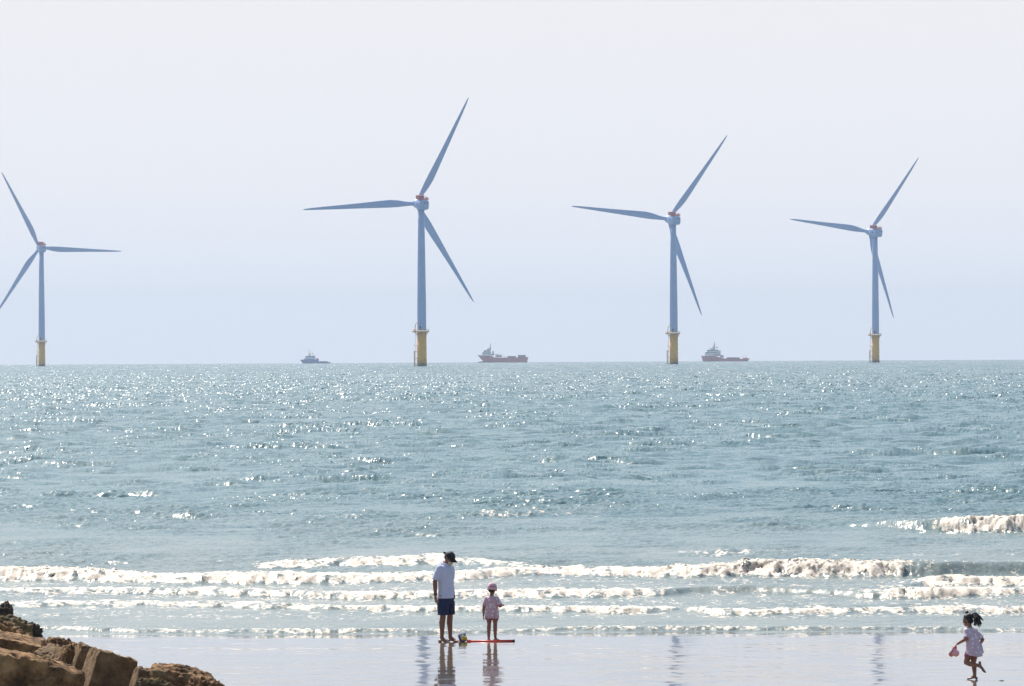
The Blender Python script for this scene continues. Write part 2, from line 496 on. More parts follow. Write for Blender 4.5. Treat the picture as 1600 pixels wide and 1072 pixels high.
def water_mat():
    m = bpy.data.materials.new("sea_water")
    m.use_nodes = True
    nt = m.node_tree; L = nt.links.new; N = nt.nodes.new
    b = nt.nodes["Principled BSDF"]
    out = nt.nodes["Material Output"]
    b.inputs["IOR"].default_value = 1.333
    b.inputs["Roughness"].default_value = 0.25
    tc = N("ShaderNodeTexCoord")
    af = N("ShaderNodeAttribute"); af.attribute_name = "foam"
    at2 = N("ShaderNodeAttribute"); at2.attribute_name = "turb"
    # body colour: teal offshore, milky grey over the sand bar
    mx = N("ShaderNodeMix"); mx.data_type = 'RGBA'
    mx.inputs[6].default_value = (0.085, 0.162, 0.177, 1)
    mx.inputs[7].default_value = (0.168, 0.206, 0.196, 1)
    L(at2.outputs["Fac"], mx.inputs[0])
    L(mx.outputs[2], b.inputs["Base Color"])
    # wind ripples: facets too small to model, tilted at random, rougher where the chop is
    n1 = N("ShaderNodeTexNoise"); n1.inputs["Scale"].default_value = 3.2; n1.inputs["Detail"].default_value = 6; n1.inputs["Roughness"].default_value = 0.8
    mp = N("ShaderNodeMapping"); mp.inputs["Scale"].default_value = (1, 1.4, 0.4)
    L(tc.outputs["Object"], mp.inputs["Vector"]); L(mp.outputs["Vector"], n1.inputs["Vector"])
    ac = N("ShaderNodeAttribute"); ac.attribute_name = "chop"
    inv = N("ShaderNodeMapRange"); inv.inputs[1].default_value = 0; inv.inputs[2].default_value = 1; inv.inputs[3].default_value = 1.6; inv.inputs[4].default_value = 0.5
    L(at2.outputs["Fac"], inv.inputs[0])
    kk = N("ShaderNodeMath"); kk.operation = 'MULTIPLY'
    L(ac.outputs["Fac"], kk.inputs[0]); L(inv.outputs[0], kk.inputs[1])
    cs = N("ShaderNodeVectorMath"); cs.operation = 'SUBTRACT'; cs.inputs[1].default_value = (0.5, 0.5, 0.5)
    L(n1.outputs["Color"], cs.inputs[0])
    cf = N("ShaderNodeVectorMath"); cf.operation = 'MULTIPLY'; cf.inputs[1].default_value = (1, 1, 0)
    L(cs.outputs[0], cf.inputs[0])
    ck = N("ShaderNodeVectorMath"); ck.operation = 'SCALE'
    L(cf.outputs[0], ck.inputs[0]); L(kk.outputs[0], ck.inputs["Scale"])
    ge = N("ShaderNodeNewGeometry")
    na = N("ShaderNodeVectorMath"); na.operation = 'ADD'
    asx = N("ShaderNodeAttribute"); asx.attribute_name = "slope_x"
    asy = N("ShaderNodeAttribute"); asy.attribute_name = "slope_y"
    cx = N("ShaderNodeCombineXYZ"); L(asx.outputs["Fac"], cx.inputs[0]); L(asy.outputs["Fac"], cx.inputs[1])
    nb0 = N("ShaderNodeVectorMath"); nb0.operation = 'ADD'
    L(ck.outputs[0], nb0.inputs[0]); L(cx.outputs[0], nb0.inputs[1])
    L(ge.outputs["Normal"], na.inputs[0]); L(nb0.outputs[0], na.inputs[1])
    nn = N("ShaderNodeVectorMath"); nn.operation = 'NORMALIZE'
    L(na.outputs[0], nn.inputs[0]); L(nn.outputs[0], b.inputs["Normal"])
    # foam
    nf = N("ShaderNodeTexNoise"); nf.inputs["Scale"].default_value = 11.0; nf.inputs["Detail"].default_value = 6; nf.inputs["Roughness"].default_value = 0.68
    mpf = N("ShaderNodeMapping"); mpf.inputs["Scale"].default_value = (0.8, 0.55, 1)
    L(tc.outputs["Object"], mpf.inputs["Vector"]); L(mpf.outputs["Vector"], nf.inputs["Vector"])
    sub = N("ShaderNodeMath"); sub.operation = 'MULTIPLY_ADD'; sub.inputs[1].default_value = 2.5; sub.inputs[2].default_value = -1.25
    L(nf.outputs["Fac"], sub.inputs[0])
    ad = N("ShaderNodeMath"); ad.operation = 'ADD'
    L(af.outputs["Fac"], ad.inputs[0]); L(sub.outputs[0], ad.inputs[1])
    mr = N("ShaderNodeMapRange"); mr.interpolation_type = 'SMOOTHSTEP'
    mr.inputs[1].default_value = 0.38; mr.inputs[2].default_value = 0.66
    L(ad.outputs[0], mr.inputs[0])
    fd = N("ShaderNodeBsdfPrincipled")
    nc = N("ShaderNodeTexNoise"); nc.inputs["Scale"].default_value = 8.0; nc.inputs["Detail"].default_value = 8; nc.inputs["Roughness"].default_value = 0.75
    L(tc.outputs["Object"], nc.inputs["Vector"])
    rc = N("ShaderNodeValToRGB"); rc.color_ramp.elements[0].position = 0.36; rc.color_ramp.elements[1].position = 0.58
    rc.color_ramp.elements[0].color = (0.54, 0.47, 0.39, 1); rc.color_ramp.elements[1].color = (0.70, 0.62, 0.52, 1)
    L(nc.outputs["Fac"], rc.inputs["Fac"]); L(rc.outputs["Color"], fd.inputs["Base Color"])
    fd.inputs["Roughness"].default_value = 0.6
    fd.inputs["Specular IOR Level"].default_value = 0.4
    nb = N("ShaderNodeTexNoise"); nb.inputs["Scale"].default_value = 16; nb.inputs["Detail"].default_value = 5; nb.inputs["Roughness"].default_value = 0.7
    L(tc.outputs["Object"], nb.inputs["Vector"])
    fb = N("ShaderNodeBump"); fb.inputs["Strength"].default_value = 0.55; fb.inputs["Distance"].default_value = 0.06
    L(nb.outputs["Fac"], fb.inputs["Height"])
    L(fb.outputs["Normal"], fd.inputs["Normal"])
    # light wanders deep inside foam
    fd.inputs["Subsurface Weight"].default_value = 1.0
    fd.inputs["Subsurface Radius"].default_value = (1.0, 0.95, 0.85)
    fd.inputs["Subsurface Scale"].default_value = 0.25
    ms = N("ShaderNodeMixShader")
    L(mr.outputs[0], ms.inputs[0]); L(b.outputs[0], ms.inputs[1]); L(fd.outputs[0], ms.inputs[2])
    L(ms.outputs[0], out.inputs["Surface"])
    return m


sea = link("sea_water", me, water_mat(), None, True)
tag(sea, kind="structure")

# ------------------------------------------------------------------ wet sand
F_S1 = Field(37.0, 512, 0.6, 4.2, 121, power=-3.0, spread=1.0, stretch=0.75)
F_S2 = Field(67.0, 256, 4.0, 22.0, 22, power=-3.5, stretch=0.7)


def sand_eval(X, Y):
    flat = np.clip(SLOPE * (80.2 - Y), -6, 1.9)
    z = flat + (0.0024 + 0.0012 * sstep(0.0, 4.0, X)) * F_S1(X, Y) * (1 - 0.65 * sstep(78.0, 81.0, Y)) * (0.35 + 0.65 * sstep(-1.2, 1.0, F_S2(X * 0.9 + 3, Y))) + 0.0008 * F_S2(X, Y)
    return np.stack([X, Y, z], -1)


sb = []
yn = np.arange(58.0, 90.0, 0.06)
xn = np.arange(-16.0, 16.01, 0.06)
XX, YY = np.meshgrid(xn, yn)
sb.append((sand_eval(XX, YY), {}))


def plain(xs, ys):
    XX, YY = np.meshgrid(np.array(xs), np.array(ys))
    z = np.clip(SLOPE * (80.2 - YY), -6, 1.9)
    return np.stack([XX, YY, z], -1), {}


yl = [90.0, 100, 120, 160, 300]
sb.append(plain([-16, 16], yl))
sb.append(plain([-16, 16], [-900, -300, -100, -10, -6.2, 0, 20, 40, 58]))
for s in (-1, 1):
    xs = sorted([s * 16.0, s * 30, s * 60, s * 150, s * 400, s * 900])
    sb.append(plain(xs, [-900, -300, -100, -10, -6.2, 0, 20, 40, 58, 62, 66, 70, 74, 78, 82, 86] + yl))
sme = grid_mesh("beach_sand", sb)


def sand_mat():
    m = bpy.data.materials.new("wet_sand")
    m.use_nodes = True
    nt = m.node_tree; L = nt.links.new; N = nt.nodes.new
    b = nt.nodes["Principled BSDF"]
    b.inputs["IOR"].default_value = 1.9
    b.inputs["Roughness"].default_value = 0.055
    tc = N("ShaderNodeTexCoord")
    n = N("ShaderNodeTexNoise"); n.inputs["Scale"].default_value = 0.7; n.inputs["Detail"].default_value = 6
    L(tc.outputs["Object"], n.inputs["Vector"])
    r = N("ShaderNodeValToRGB")
    r.color_ramp.elements[0].position = 0.3; r.color_ramp.elements[0].color = (0.125, 0.112, 0.090, 1)
    r.color_ramp.elements[1].position = 0.7; r.color_ramp.elements[1].color = (0.180, 0.162, 0.132, 1)
    L(n.outputs["Fac"], r.inputs["Fac"]); L(r.outputs["Color"], b.inputs["Base Color"])
    return m


sand = link("beach_sand", sme, sand_mat(), None, True)
tag(sand, kind="structure")

# ------------------------------------------------------------------ wind turbines
M_TOWER = mat("skylight_tinted_grey_paint", (0.35, 0.475, 0.75), 0.45, var=0.05, scale=0.15)  # grey paint with the blue of the skylight put into its colour
M_BLADE = mat("skylight_tinted_blade_grey", (0.36, 0.485, 0.76), 0.4, var=0.04, scale=0.1)  # same skylight blue painted into the blades' and hub's grey
M_YELLOW = mat("yellow_marine_paint", (1.0, 0.44, 0.01), 0.5, var=0.16, scale=0.35)
M_YRUST = mat("worn_yellow_steel", (0.70, 0.40, 0.10), 0.6, var=0.3, scale=0.8)
M_GROWTH = mat("dark_tide_band", (0.09, 0.08, 0.05), 0.8, var=0.4, scale=0.8)
M_RED = mat("red_safety_paint", (0.34, 0.03, 0.06), 0.5, var=0.12, scale=0.6)
M_STEEL = mat("dull_steel", (0.28, 0.29, 0.30), 0.5, 0.4, var=0.2, scale=2)
M_DARK = mat("dark_opening", (0.03, 0.035, 0.04), 0.6, var=0.2, scale=3)


def ring(r, z, n=40, cx=0, cy=0):
    return [Vector((cx + r * math.cos(2 * PI * k / n), cy + r * math.sin(2 * PI * k / n), z)) for k in range(n)]


HUB = 107.0
TPH = 22.6
OVER = 8.6
TILT = math.radians(6)


def blade_mesh():
    mb = MB()
    Rr = 77.0
    prof = [(1.2, 2.5, 2.5, 0), (4, 2.5, 2.45, 0), (8, 3.2, 2.1, 0.15), (13, 4.5, 1.6, 0.55), (18, 5.0, 1.25, 0.75), (25, 4.6, 0.95, 0.7), (34, 3.85, 0.7, 0.55), (45, 3.05, 0.5, 0.4), (56, 2.35, 0.36, 0.25), (66, 1.75, 0.25, 0.15), (73, 1.15, 0.16, 0.05), (76, 0.65, 0.09, -0.05), (77, 0.15, 0.04, -0.1)]
    rings = []
    n = 24
    for r, c, t, off in prof:
        tw = math.radians(14 * max(0, 1 - r / 60) - 1)
        pb = 2.0 * (r / Rr) ** 2.2     # pre-bend, away from the tower
        pts = []
        for k in range(n):
            a = 2 * PI * k / n
            x = c / 2 * math.cos(a) + off
            th = t / 2 * math.sin(a)
            if r > 9: th *= (0.75 - 0.25 * math.cos(a)) * 1.2
            pts.append(Vector((x * math.cos(tw) - th * math.sin(tw), pb + x * math.sin(tw) + th * math.cos(tw), r)))
        rings.append(pts)
    mb.loft(rings)
    return mb.mesh("blade")


BLADE = blade_mesh()


def build_turbine():
    root = empty("wind_turbine")
    tag(root, "wind turbine", "wind turbine", "wind turbines standing in the sea")
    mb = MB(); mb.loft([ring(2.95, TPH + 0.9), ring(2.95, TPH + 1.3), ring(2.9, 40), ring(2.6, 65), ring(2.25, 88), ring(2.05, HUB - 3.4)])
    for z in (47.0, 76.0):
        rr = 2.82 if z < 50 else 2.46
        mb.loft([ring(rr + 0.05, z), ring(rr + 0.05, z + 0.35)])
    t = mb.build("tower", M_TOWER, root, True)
    d = MB(); d.box((-0.9, -2.86, TPH + 2.5), (1.1, 0.35, 2.3)); d.build("tower_door", M_DARK, t, False, 0.05)
    mb = MB(); mb.loft([ring(3.15, 1.8), ring(3.1, 6), ring(3.02, TPH - 0.3)]); mb.loft([ring(3.25, TPH - 2.4), ring(3.25, TPH - 1.9)])
    tp = mb.build("transition_piece", M_YELLOW, root, True)
    mb = MB(); mb.loft([ring(3.18, -6), ring(3.18, 1.8)]); mb.build("tide_band", M_GROWTH, tp, True)
    # external platform
    mb = MB(); mb.loft([ring(5.0, TPH - 0.3, 32, -0.4), ring(5.2, TPH, 32, -0.4), ring(5.2, TPH + 0.45, 32, -0.4)])
    mb.box((-5.3, 0.2, TPH + 0.1), (1.8, 4.0, 0.6))
    for k in range(8):
        a = 2 * PI * k / 8 + 0.2
        mb.tube([(3.0 * math.cos(a), 3.0 * math.sin(a), TPH - 2.2), (4.6 * math.cos(a) - 0.4, 4.6 * math.sin(a), TPH - 0.2)], 0.16, 6)
    pf = mb.build("platform", M_YRUST, root, False)
    mb = MB()
    for k in range(24):
        a = 2 * PI * k / 24
        x, y = 5.05 * math.cos(a) - 0.4, 5.05 * math.sin(a)
        mb.tube([(x, y, TPH + 0.4), (x, y, TPH + 1.6)], 0.07, 5)
        a2 = 2 * PI * (k + 1) / 24
        for zz in (1.0, 1.58):
            mb.tube([(x, y, TPH + zz), (5.05 * math.cos(a2) - 0.4, 5.05 * math.sin(a2), TPH + zz)], 0.06, 5)
    mb.build("railing", M_YRUST, pf)
    mb = MB(); mb.tube([(-4.4, -1.2, TPH + 0.4), (-4.3, -1.2, TPH + 4.0), (-3.4, -1.6, TPH + 6.0), (-2.6, -2.0, TPH + 6.2)], [0.26, 0.24, 0.2, 0.16], 8)
    mb.tube([(-2.7, -2.0, TPH + 6.1), (-2.7, -2.0, TPH + 4.8)], 0.08, 5); mb.box((-4.4, -1.2, TPH + 0.9), (0.8, 0.8, 1.0))
    mb.build("davit_crane", M_YRUST, root)
    # boat landing and ladder
    mb = MB()
    for y in (-1.2, 0.6):
        mb.tube([(-4.9, y, -2), (-4.9, y, 10.2)], 0.34, 8)
        for z in (0.8, 5.2, 9.6):
            mb.tube([(-4.9, y, z), (-2.9, y * 0.8, z + 0.2)], 0.2, 6)
    mb.build("boat_landing", M_YRUST, root)
    mb = MB()
    for y in (-0.75, 0.15):
        mb.tube([(-4.0, y, -1), (-4.0, y, TPH + 0.4)], 0.1, 5)
    z = 0.0
    while z < TPH:
        mb.tube([(-4.0, -0.75, z), (-4.0, 0.15, z)], 0.06, 5); z += 0.7
    mb.box((-4.1, -0.3, 13.4), (2.2, 2.0, 0.25)); mb.box((-5.1, -0.3, 14.0), (0.12, 2.0, 1.1))
    mb.build("ladder", M_YRUST, root)
    # nacelle: long axis +Y towards the rotor
    def rr(w, h, y, zc=0.0, n=24, p=4.0):
        o = []
        for k in range(n):
            a = 2 * PI * k / n
            c, s = math.cos(a), math.sin(a)
            o.append(Vector((w / 2 * math.copysign(abs(c) ** (2 / p), c), y, zc + h / 2 * math.copysign(abs(s) ** (2 / p), s))))
        return o
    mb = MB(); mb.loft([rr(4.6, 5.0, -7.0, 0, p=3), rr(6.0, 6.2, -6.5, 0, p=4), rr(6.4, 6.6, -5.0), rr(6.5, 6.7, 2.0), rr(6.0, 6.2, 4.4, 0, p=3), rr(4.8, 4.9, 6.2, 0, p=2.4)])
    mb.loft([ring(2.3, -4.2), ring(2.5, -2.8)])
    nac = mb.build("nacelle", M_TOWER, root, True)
    for x in (-0.2, 1.6):
        v = MB(); v.box((x, -6.92, 1.4), (0.8, 0.3, 0.75)); v.build("vent", M_DARK, nac, False, 0.06)
    v = MB(); v.box((-3.2, -1.0, 0.2), (0.25, 1.4, 0.9)); v.build("vent", M_DARK, nac, False, 0.06)
    mb = MB(); mb.box((0, 2.6, 4.55), (4.4, 4.2, 2.5)); hd = mb.build("cooler", M_RED, nac, False, 0.12)
    mb = MB()
    for k in range(9):
        mb.box((-2.05 + 0.51 * k, 0.46, 4.55), (0.16, 0.1, 2.2))
    mb.build("cooler_grille", M_STEEL, hd)
    mb = MB()
    loop = [(-2.9, 0.3), (-2.9, -5.6), (2.9, -5.6), (2.9, 0.3)]
    for a, b in zip(loop[:-1], loop[1:]):
        for zz in (3.75, 4.25, 4.7):
            mb.tube([(a[0], a[1], zz), (b[0], b[1], zz)], 0.1, 5)
        m_ = 7
        for i in range(m_ + 1):
            x = a[0] + (b[0] - a[0]) * i / m_; y = a[1] + (b[1] - a[1]) * i / m_
            mb.tube([(x, y, 3.1), (x, y, 4.75)], 0.09, 5)
    mb.box((0, -2.6, 3.45), (5.8, 6.0, 0.2))
    mb.build("hoist_deck", M_RED, nac)
    mb = MB()
    mb.tube([(1.4, -5.9, 3.0), (1.4, -5.9, 6.4)], 0.09, 5); mb.tube([(-1.4, -5.9, 3.0), (-1.4, -5.9, 5.9)], 0.08, 5); mb.tube([(-1.4, -5.9, 5.6), (1.4, -5.9, 5.6)], 0.06, 5)
    mb.build("wind_sensor", M_STEEL, nac)
    mb = MB()
    rings = []
    for y, r in ((6.2, 2.3), (7.0, 2.75), (OVER, 2.9), (10.4, 2.5), (11.8, 1.6), (12.4, 0.4)):
        rings.append([Vector((r * math.cos(2 * PI * k / 28), y - OVER, r * math.sin(2 * PI * k / 28))) for k in range(28)])
    mb.loft(rings)
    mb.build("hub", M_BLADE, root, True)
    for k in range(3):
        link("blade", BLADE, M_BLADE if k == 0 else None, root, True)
    return root


def pose(root, yaw, phase, hub):
    nb = 0
    sc_ = hub - HUB
    for ch in root.children:
        n = ch.name.split('.')[0]
        if n == "nacelle":
            ch.matrix_basis = Matrix.Translation((0, 0, hub)) @ Matrix.Rotation(yaw, 4, 'Z') @ Matrix.Rotation(TILT, 4, 'X')
        elif n == "hub":
            ch.matrix_basis = Matrix.Translation((0, 0, hub)) @ Matrix.Rotation(yaw, 4, 'Z') @ Matrix.Rotation(TILT, 4, 'X') @ Matrix.Translation((0, OVER, 0))
        elif n == "blade":
            ch.matrix_basis = Matrix.Translation((0, 0, hub)) @ Matrix.Rotation(yaw, 4, 'Z') @ Matrix.Rotation(TILT, 4, 'X') @ Matrix.Translation((0, OVER, 0)) @ Matrix.Rotation(phase + nb * 2 * PI / 3, 4, 'Y') @ Matrix.Scale(1.012, 4)
            nb += 1
        elif n == "tower" and sc_:
            ch.scale = (1, 1, 1 + sc_ / HUB); ch.location.z = -sc_ / HUB * TPH


T0 = build_turbine()
specs = [
    # base px, distance, yaw, phase, rotor centre py, label
    (659.3, 2882, 21.5, 26.5, 317.2, "largest wind turbine, its raised blade the highest, between blue tug and long red ship"),
    (1053, 3248, 22.5, 36.5, 341.8, "second largest wind turbine, just left of the low red supply ship"),
    (1368.3, 3640, 29.5, 37.0, 361.7, "wind turbine right of the low red supply ship, above the running girl"),
    (65.5, 4056, 18.0, 92.5, 386.5, "small distant wind turbine above the rocks, one blade pointing straight right"),
]
for i, (px, D, yaw, ph, hy, lab) in enumerate(specs):
    t = T0 if i == 0 else copy_tree(T0)
    b = at(px, 570, D)
    zb = SEA - (b.x * b.x + D * D) / (2 * RE)
    t.location = (b.x, D, zb)
    t["label"] = lab
    hub = at(px, hy, D).z - zb - OVER * math.sin(TILT)
    pose(t, math.radians(yaw), math.radians(ph), hub)

# ------------------------------------------------------------------ ships
M_HRED = mat("red_hull", (0.55, 0.075, 0.12), 0.5, var=0.15, scale=0.1)
M_HBLUE = mat("blue_hull", (0.04, 0.18, 0.50), 0.45, var=0.15, scale=0.1)
M_BOOT = mat("dark_boot_topping", (0.06, 0.05, 0.07), 0.6, var=0.2, scale=0.2)
M_SHIPW = mat("ship_white", (0.88, 0.89, 0.92), 0.5, var=0.06, scale=0.2)
M_GLASS = mat("bridge_glass", (0.02, 0.03, 0.04), 0.1)
M_DECK = mat("deck_green_grey", (0.14, 0.16, 0.15), 0.7, var=0.2, scale=0.2)
M_ORANGE = mat("lifeboat_orange", (0.7, 0.18, 0.03), 0.5, var=0.05, scale=1)
M_CARGO = mat("steel_cargo", (0.22, 0.17, 0.17), 0.6, var=0.25, scale=0.3)


def hull(L, beam, sheer, rake, z0=-2.5):
    """stations from the bow (x = 0) to the stern (x = L); sheer = [(x, deck z)]"""
    xs = np.array([p[0] for p in sheer]); zs = np.array([p[1] for p in sheer])
    st = sorted(set([0.0, 0.6, 2, 4, 7, 11, 16, L - 6, L - 2, L] + [float(x) for x in xs] + list(np.linspace(16, L - 6, 8))))
    rings = []
    for x in st:
        t = x / L
        H = float(np.interp(x, xs, zs))
        bd = beam / 2 * min(1, 0.06 + (x / (0.24 * L)) ** 0.6) * (1 - 0.12 * max(0, (t - 0.9) / 0.1))
        bw = beam / 2 * min(1, 0.03 + (x / (0.38 * L)) ** 0.85) * (1 - 0.2 * max(0, (t - 0.9) / 0.1))
        dx = rake * (1 - t) ** 6          # the stem rakes aft towards the water
        dxs = -3.0 * max(0, (t - 0.93) / 0.07)
        r = []
        for side in (-1, 1):
            col = [(x, side * bd, H), (x + dx * 0.55 + dxs * 0.4, side * (bw + (bd - bw) * 0.35), H * 0.45), (x + dx + dxs, side * bw, 0.4), (x + dx + dxs, side * bw * 0.96, z0)]
            if side > 0: col = col[::-1]
            r += [Vector(c) for c in col]
        rings.append(r)
    return MB().loft(rings)


def ship(px, py_unused, D, kind, label, cat):
    X = at(px, 566, D).x
    root = empty({"tug": "tug_boat"}.get(kind, "supply_ship"), (X, D, SEA - (X * X + D * D) / (2 * RE)))
    tag(root, label, cat)
    def cabin(parts, name="superstructure", m=M_SHIPW, par=root):
        mb = MB()
        for (x0, x1, w, z0, z1) in parts:
            mb.box(((x0 + x1) / 2, 0, (z0 + z1) / 2), (x1 - x0, w, z1 - z0))
        return mb.build(name, m, par, False, 0.15)
    if kind == "long":
        h = hull(75, 17, [(0, 11.5), (3, 11.0), (12, 10.4), (22, 9.8), (25, 7.6), (45, 7.2), (66, 7.4), (75, 8.2)], 10).build("hull", M_HRED, root, False)
        b = MB(); b.loft([[Vector((x, r * math.cos(a), 0.6 + r * 0.9 * math.sin(a))) for a in np.linspace(0, 2 * PI, 13)[:-1]] for x, r in ((0.2, 0.3), (1.2, 1.0), (4, 1.5), (13, 1.8))])
        b.build("bulbous_bow", M_BOOT, h, True)
        b = MB(); b.box((41, 0, 0.35), (66, 16.9, 1.1)); b.build("boot_topping", M_BOOT, h)
        s = cabin([(6.5, 21, 15, 10.2, 13.2), (7.5, 20, 14, 13.2, 15.6), (9.5, 19.5, 14.5, 15.6, 18.4)])
        g = MB(); g.box((14.4, 0, 17.2), (10.2, 14.7, 1.1)); g.box((13.5, 0, 14.3), (12.8, 14.2, 0.9)); g.build("window_band", M_GLASS, s)
        m = MB(); m.box((16.5, 0, 19.3), (5.0, 7, 1.8)); m.tube([(18.8, 0, 18.4), (19.2, 0, 24), (19.4, 0, 28.5)], [1.0, 0.6, 0.25], 8); m.box((18.8, 0, 22.3), (0.7, 5, 0.5)); m.box((16.3, 0, 21.0), (2.6, 0.7, 0.9)); m.build("mast", M_STEEL, s)
        [MB().box((23.0, q * 5, 14), (2.6, 2.2, 6.5)).build("funnel", M_SHIPW, root, False, 0.2) for q in (-1, 1)]
        c = MB(); c.tube([(27, -5, 7.5), (27, -5, 12.6)], 0.7, 8); c.tube([(27, -5, 12.4), (38, -5, 12.8)], [0.5, 0.25], 6); c.tube([(38, -5, 12.8), (38, -5, 8.4)], 0.18, 5); c.build("crane", M_SHIPW, root)
        c = MB(); c.box((32, 2, 9.6), (8, 6, 3.0)); c.box((29, -1, 10.4), (3, 4, 2.4)); c.build("deck_winch", M_STEEL, root)
        for x0, x1, z in ((44, 57, 9.6), (59.5, 71, 11.2)):
            c = MB(); c.box(((x0 + x1) / 2, 0, (7.0 + z) / 2), (x1 - x0, 13, z - 7.0)); c.build("deck_cargo", M_CARGO, root, False, 0.3)
        for x in (39.5, 42): MB().tube([(x, -6, 7), (x, -6, 9.8)], 0.35, 6).build("bollard_post", M_STEEL, root)
        lb = MB(); lb.ball((22.5, -7.6, 12.0), (2.6, 1.2, 1.1)); lb.build("lifeboat", M_ORANGE, root, True)
    elif kind == "low":
        h = hull(71, 16, [(0, 9.0), (2, 8.4), (10, 8.6), (22, 7.8), (30, 5.2), (36, 4.2), (60, 3.8), (71, 4.4)], 2.5).build("hull", M_HRED, root, False)
        b = MB(); b.box((39, 0, 0.3), (58, 15.9, 1.0)); b.build("boot_topping", M_BOOT, h)
        s = cabin([(5, 28, 14, 8.0, 11.4), (6, 26, 13.4, 11.4, 14.2), (8.5, 25.5, 14, 14.2, 17.4)])
        g = MB(); g.box((17, 0, 16.2), (17.2, 14.2, 1.1)); g.box((15, 0, 12.9), (18.2, 13.6, 0.9)); g.box((22, 0, 10.2), (8, 14.2, 0.8)); g.build("window_band", M_GLASS, s)
        m = MB(); m.box((17.5, 0, 18.4), (7, 8, 2.0)); m.tube([(18.5, 0, 19), (19.5, 0, 24), (19.8, 0, 30)], [1.3, 0.8, 0.3], 8); m.box((19.4, 0, 24), (0.8, 6, 0.6)); m.box((19.2, 0, 21.5), (5.5, 0.8, 0.9)); m.ball((23.4, 0, 20.6), 1.3); m.tube([(12.5, 0, 17), (12.5, 0, 21)], 0.25, 6); m.build("mast", M_STEEL, s)
        [MB().box((27.4, q * 4.5, 13), (2.6, 2.2, 7)).build("funnel", M_SHIPW, root, False, 0.2) for q in (-1, 1)]
        c = MB(); c.box((30.5, 0, 7.6), (4.5, 11, 3.6)); c.build("winch_house", M_STEEL, root, False, 0.2)
        c = MB(); c.box((47, 0, 5.0), (19, 12, 2.2)); c.build("deck_cargo", M_CARGO, root, False, 0.3)
        c = MB(); c.tube([(61.5, -5, 3.8), (61.5, -5, 8.2)], 0.3, 6); c.tube([(61.5, -5, 8.2), (66.5, -5, 8.6)], 0.22, 6); c.build("crane", M_SHIPW, root)
        c = MB(); c.box((64, 0, 4.6), (5, 10, 1.6)); c.box((67, 5, 4.9), (1.5, 1.2, 2.4)); c.box((67, -5, 4.9), (1.5, 1.2, 2.4)); c.build("stern_roller", M_ORANGE, root, False, 0.15)
        lb = MB(); lb.ball((25, -7.4, 10.4), (2.4, 1.2, 1.1)); lb.build("lifeboat", M_ORANGE, root, True)
    else:
        h = hull(46, 12, [(0, 5.6), (3, 5.8), (9, 6.8), (18, 6.8), (25, 5.6), (28, 2.6), (40, 2.2), (46, 2.0)], 4.5).build("hull", M_HBLUE, root, False)
        s = cabin([(7, 24, 9.5, 6.4, 8.4), (8.5, 19.5, 8.5, 8.4, 11.4)])
        g = MB(); g.box((14, 0, 10.3), (11.2, 8.7, 1.0)); g.build("window_band", M_GLASS, s)
        m = MB(); m.tube([(14.8, 0, 11), (14.8, 0, 15.5)], [1.2, 0.6], 8); m.tube([(12.7, 0, 11), (13.3, 0, 21.5)], 0.22, 6); m.tube([(18.8, 0, 9), (18.8, 0, 16.5)], 0.22, 6); m.box((18.8, 0, 15.5), (1.2, 3, 0.4)); m.tube([(16, 0, 11), (16.3, 0, 20)], 0.14, 5); m.build("mast", M_STEEL, s)
        [MB().box((21.0, q * 2.6, 9.6), (2.2, 1.8, 5)).build("funnel", M_HBLUE, root, False, 0.15) for q in (-1, 1)]
        c = MB(); c.box((26, 0, 5.2), (3.6, 7, 4.6)); c.build("winch", M_HRED, root, False, 0.2)
        c = MB(); c.box((35, 0, 2.7), (12, 8, 1.4)); c.build("aft_deck", M_CARGO, root, False, 0.15)
    return root


ship(746, 566, 6500, "long", "red supply ship with two cargo stacks on its aft deck, right of the largest turbine", "ship")
ship(1095.5, 564, 6500, "low", "low red supply ship with tall white bridge forward, between the two right turbines", "ship")
ship(468.5, 568, 6500, "tug", "small blue tug boat with a long low aft deck on the horizon", "boat")

# ------------------------------------------------------------------ people
M_SKIN = mat("skin", (0.25, 0.112, 0.075), 0.5, var=0.06, scale=12, sss=0.08)
M_SKINK = mat("child_skin", (0.29, 0.138, 0.10), 0.5, var=0.06, scale=12, sss=0.08)
M_LIP = mat("lips", (0.32, 0.10, 0.09), 0.5)
M_EYE = mat("eye", (0.03, 0.02, 0.02), 0.25)
M_HAIR = mat("black_hair", (0.012, 0.010, 0.012), 0.4, var=0.4, scale=40, bump=0.5, bscale=60)
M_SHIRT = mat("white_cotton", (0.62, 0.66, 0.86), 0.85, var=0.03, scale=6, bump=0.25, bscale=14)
M_SHORTS = mat("navy_cotton", (0.018, 0.028, 0.085), 0.8, var=0.3, scale=8, bump=0.3, bscale=16)
M_CAP = mat("black_navy_cap", (0.014, 0.016, 0.028), 0.7, var=0.2, scale=20)
M_MASK = mat("cream_mask", (0.66, 0.60, 0.46), 0.8, var=0.05, scale=20)
M_BAND = mat("black_band", (0.02, 0.02, 0.022), 0.5)
M_PINKH = mat("pink_hat", (0.78, 0.49, 0.54), 0.8, var=0.12, scale=18, bump=0.2, bscale=30)
M_CORAL = mat("coral_pink_hat", (0.78, 0.27, 0.30), 0.8, var=0.12, scale=18, bump=0.2, bscale=30)
M_MAROON = mat("dark_rose_cotton", (0.30, 0.10, 0.14), 0.8, var=0.1, scale=14)


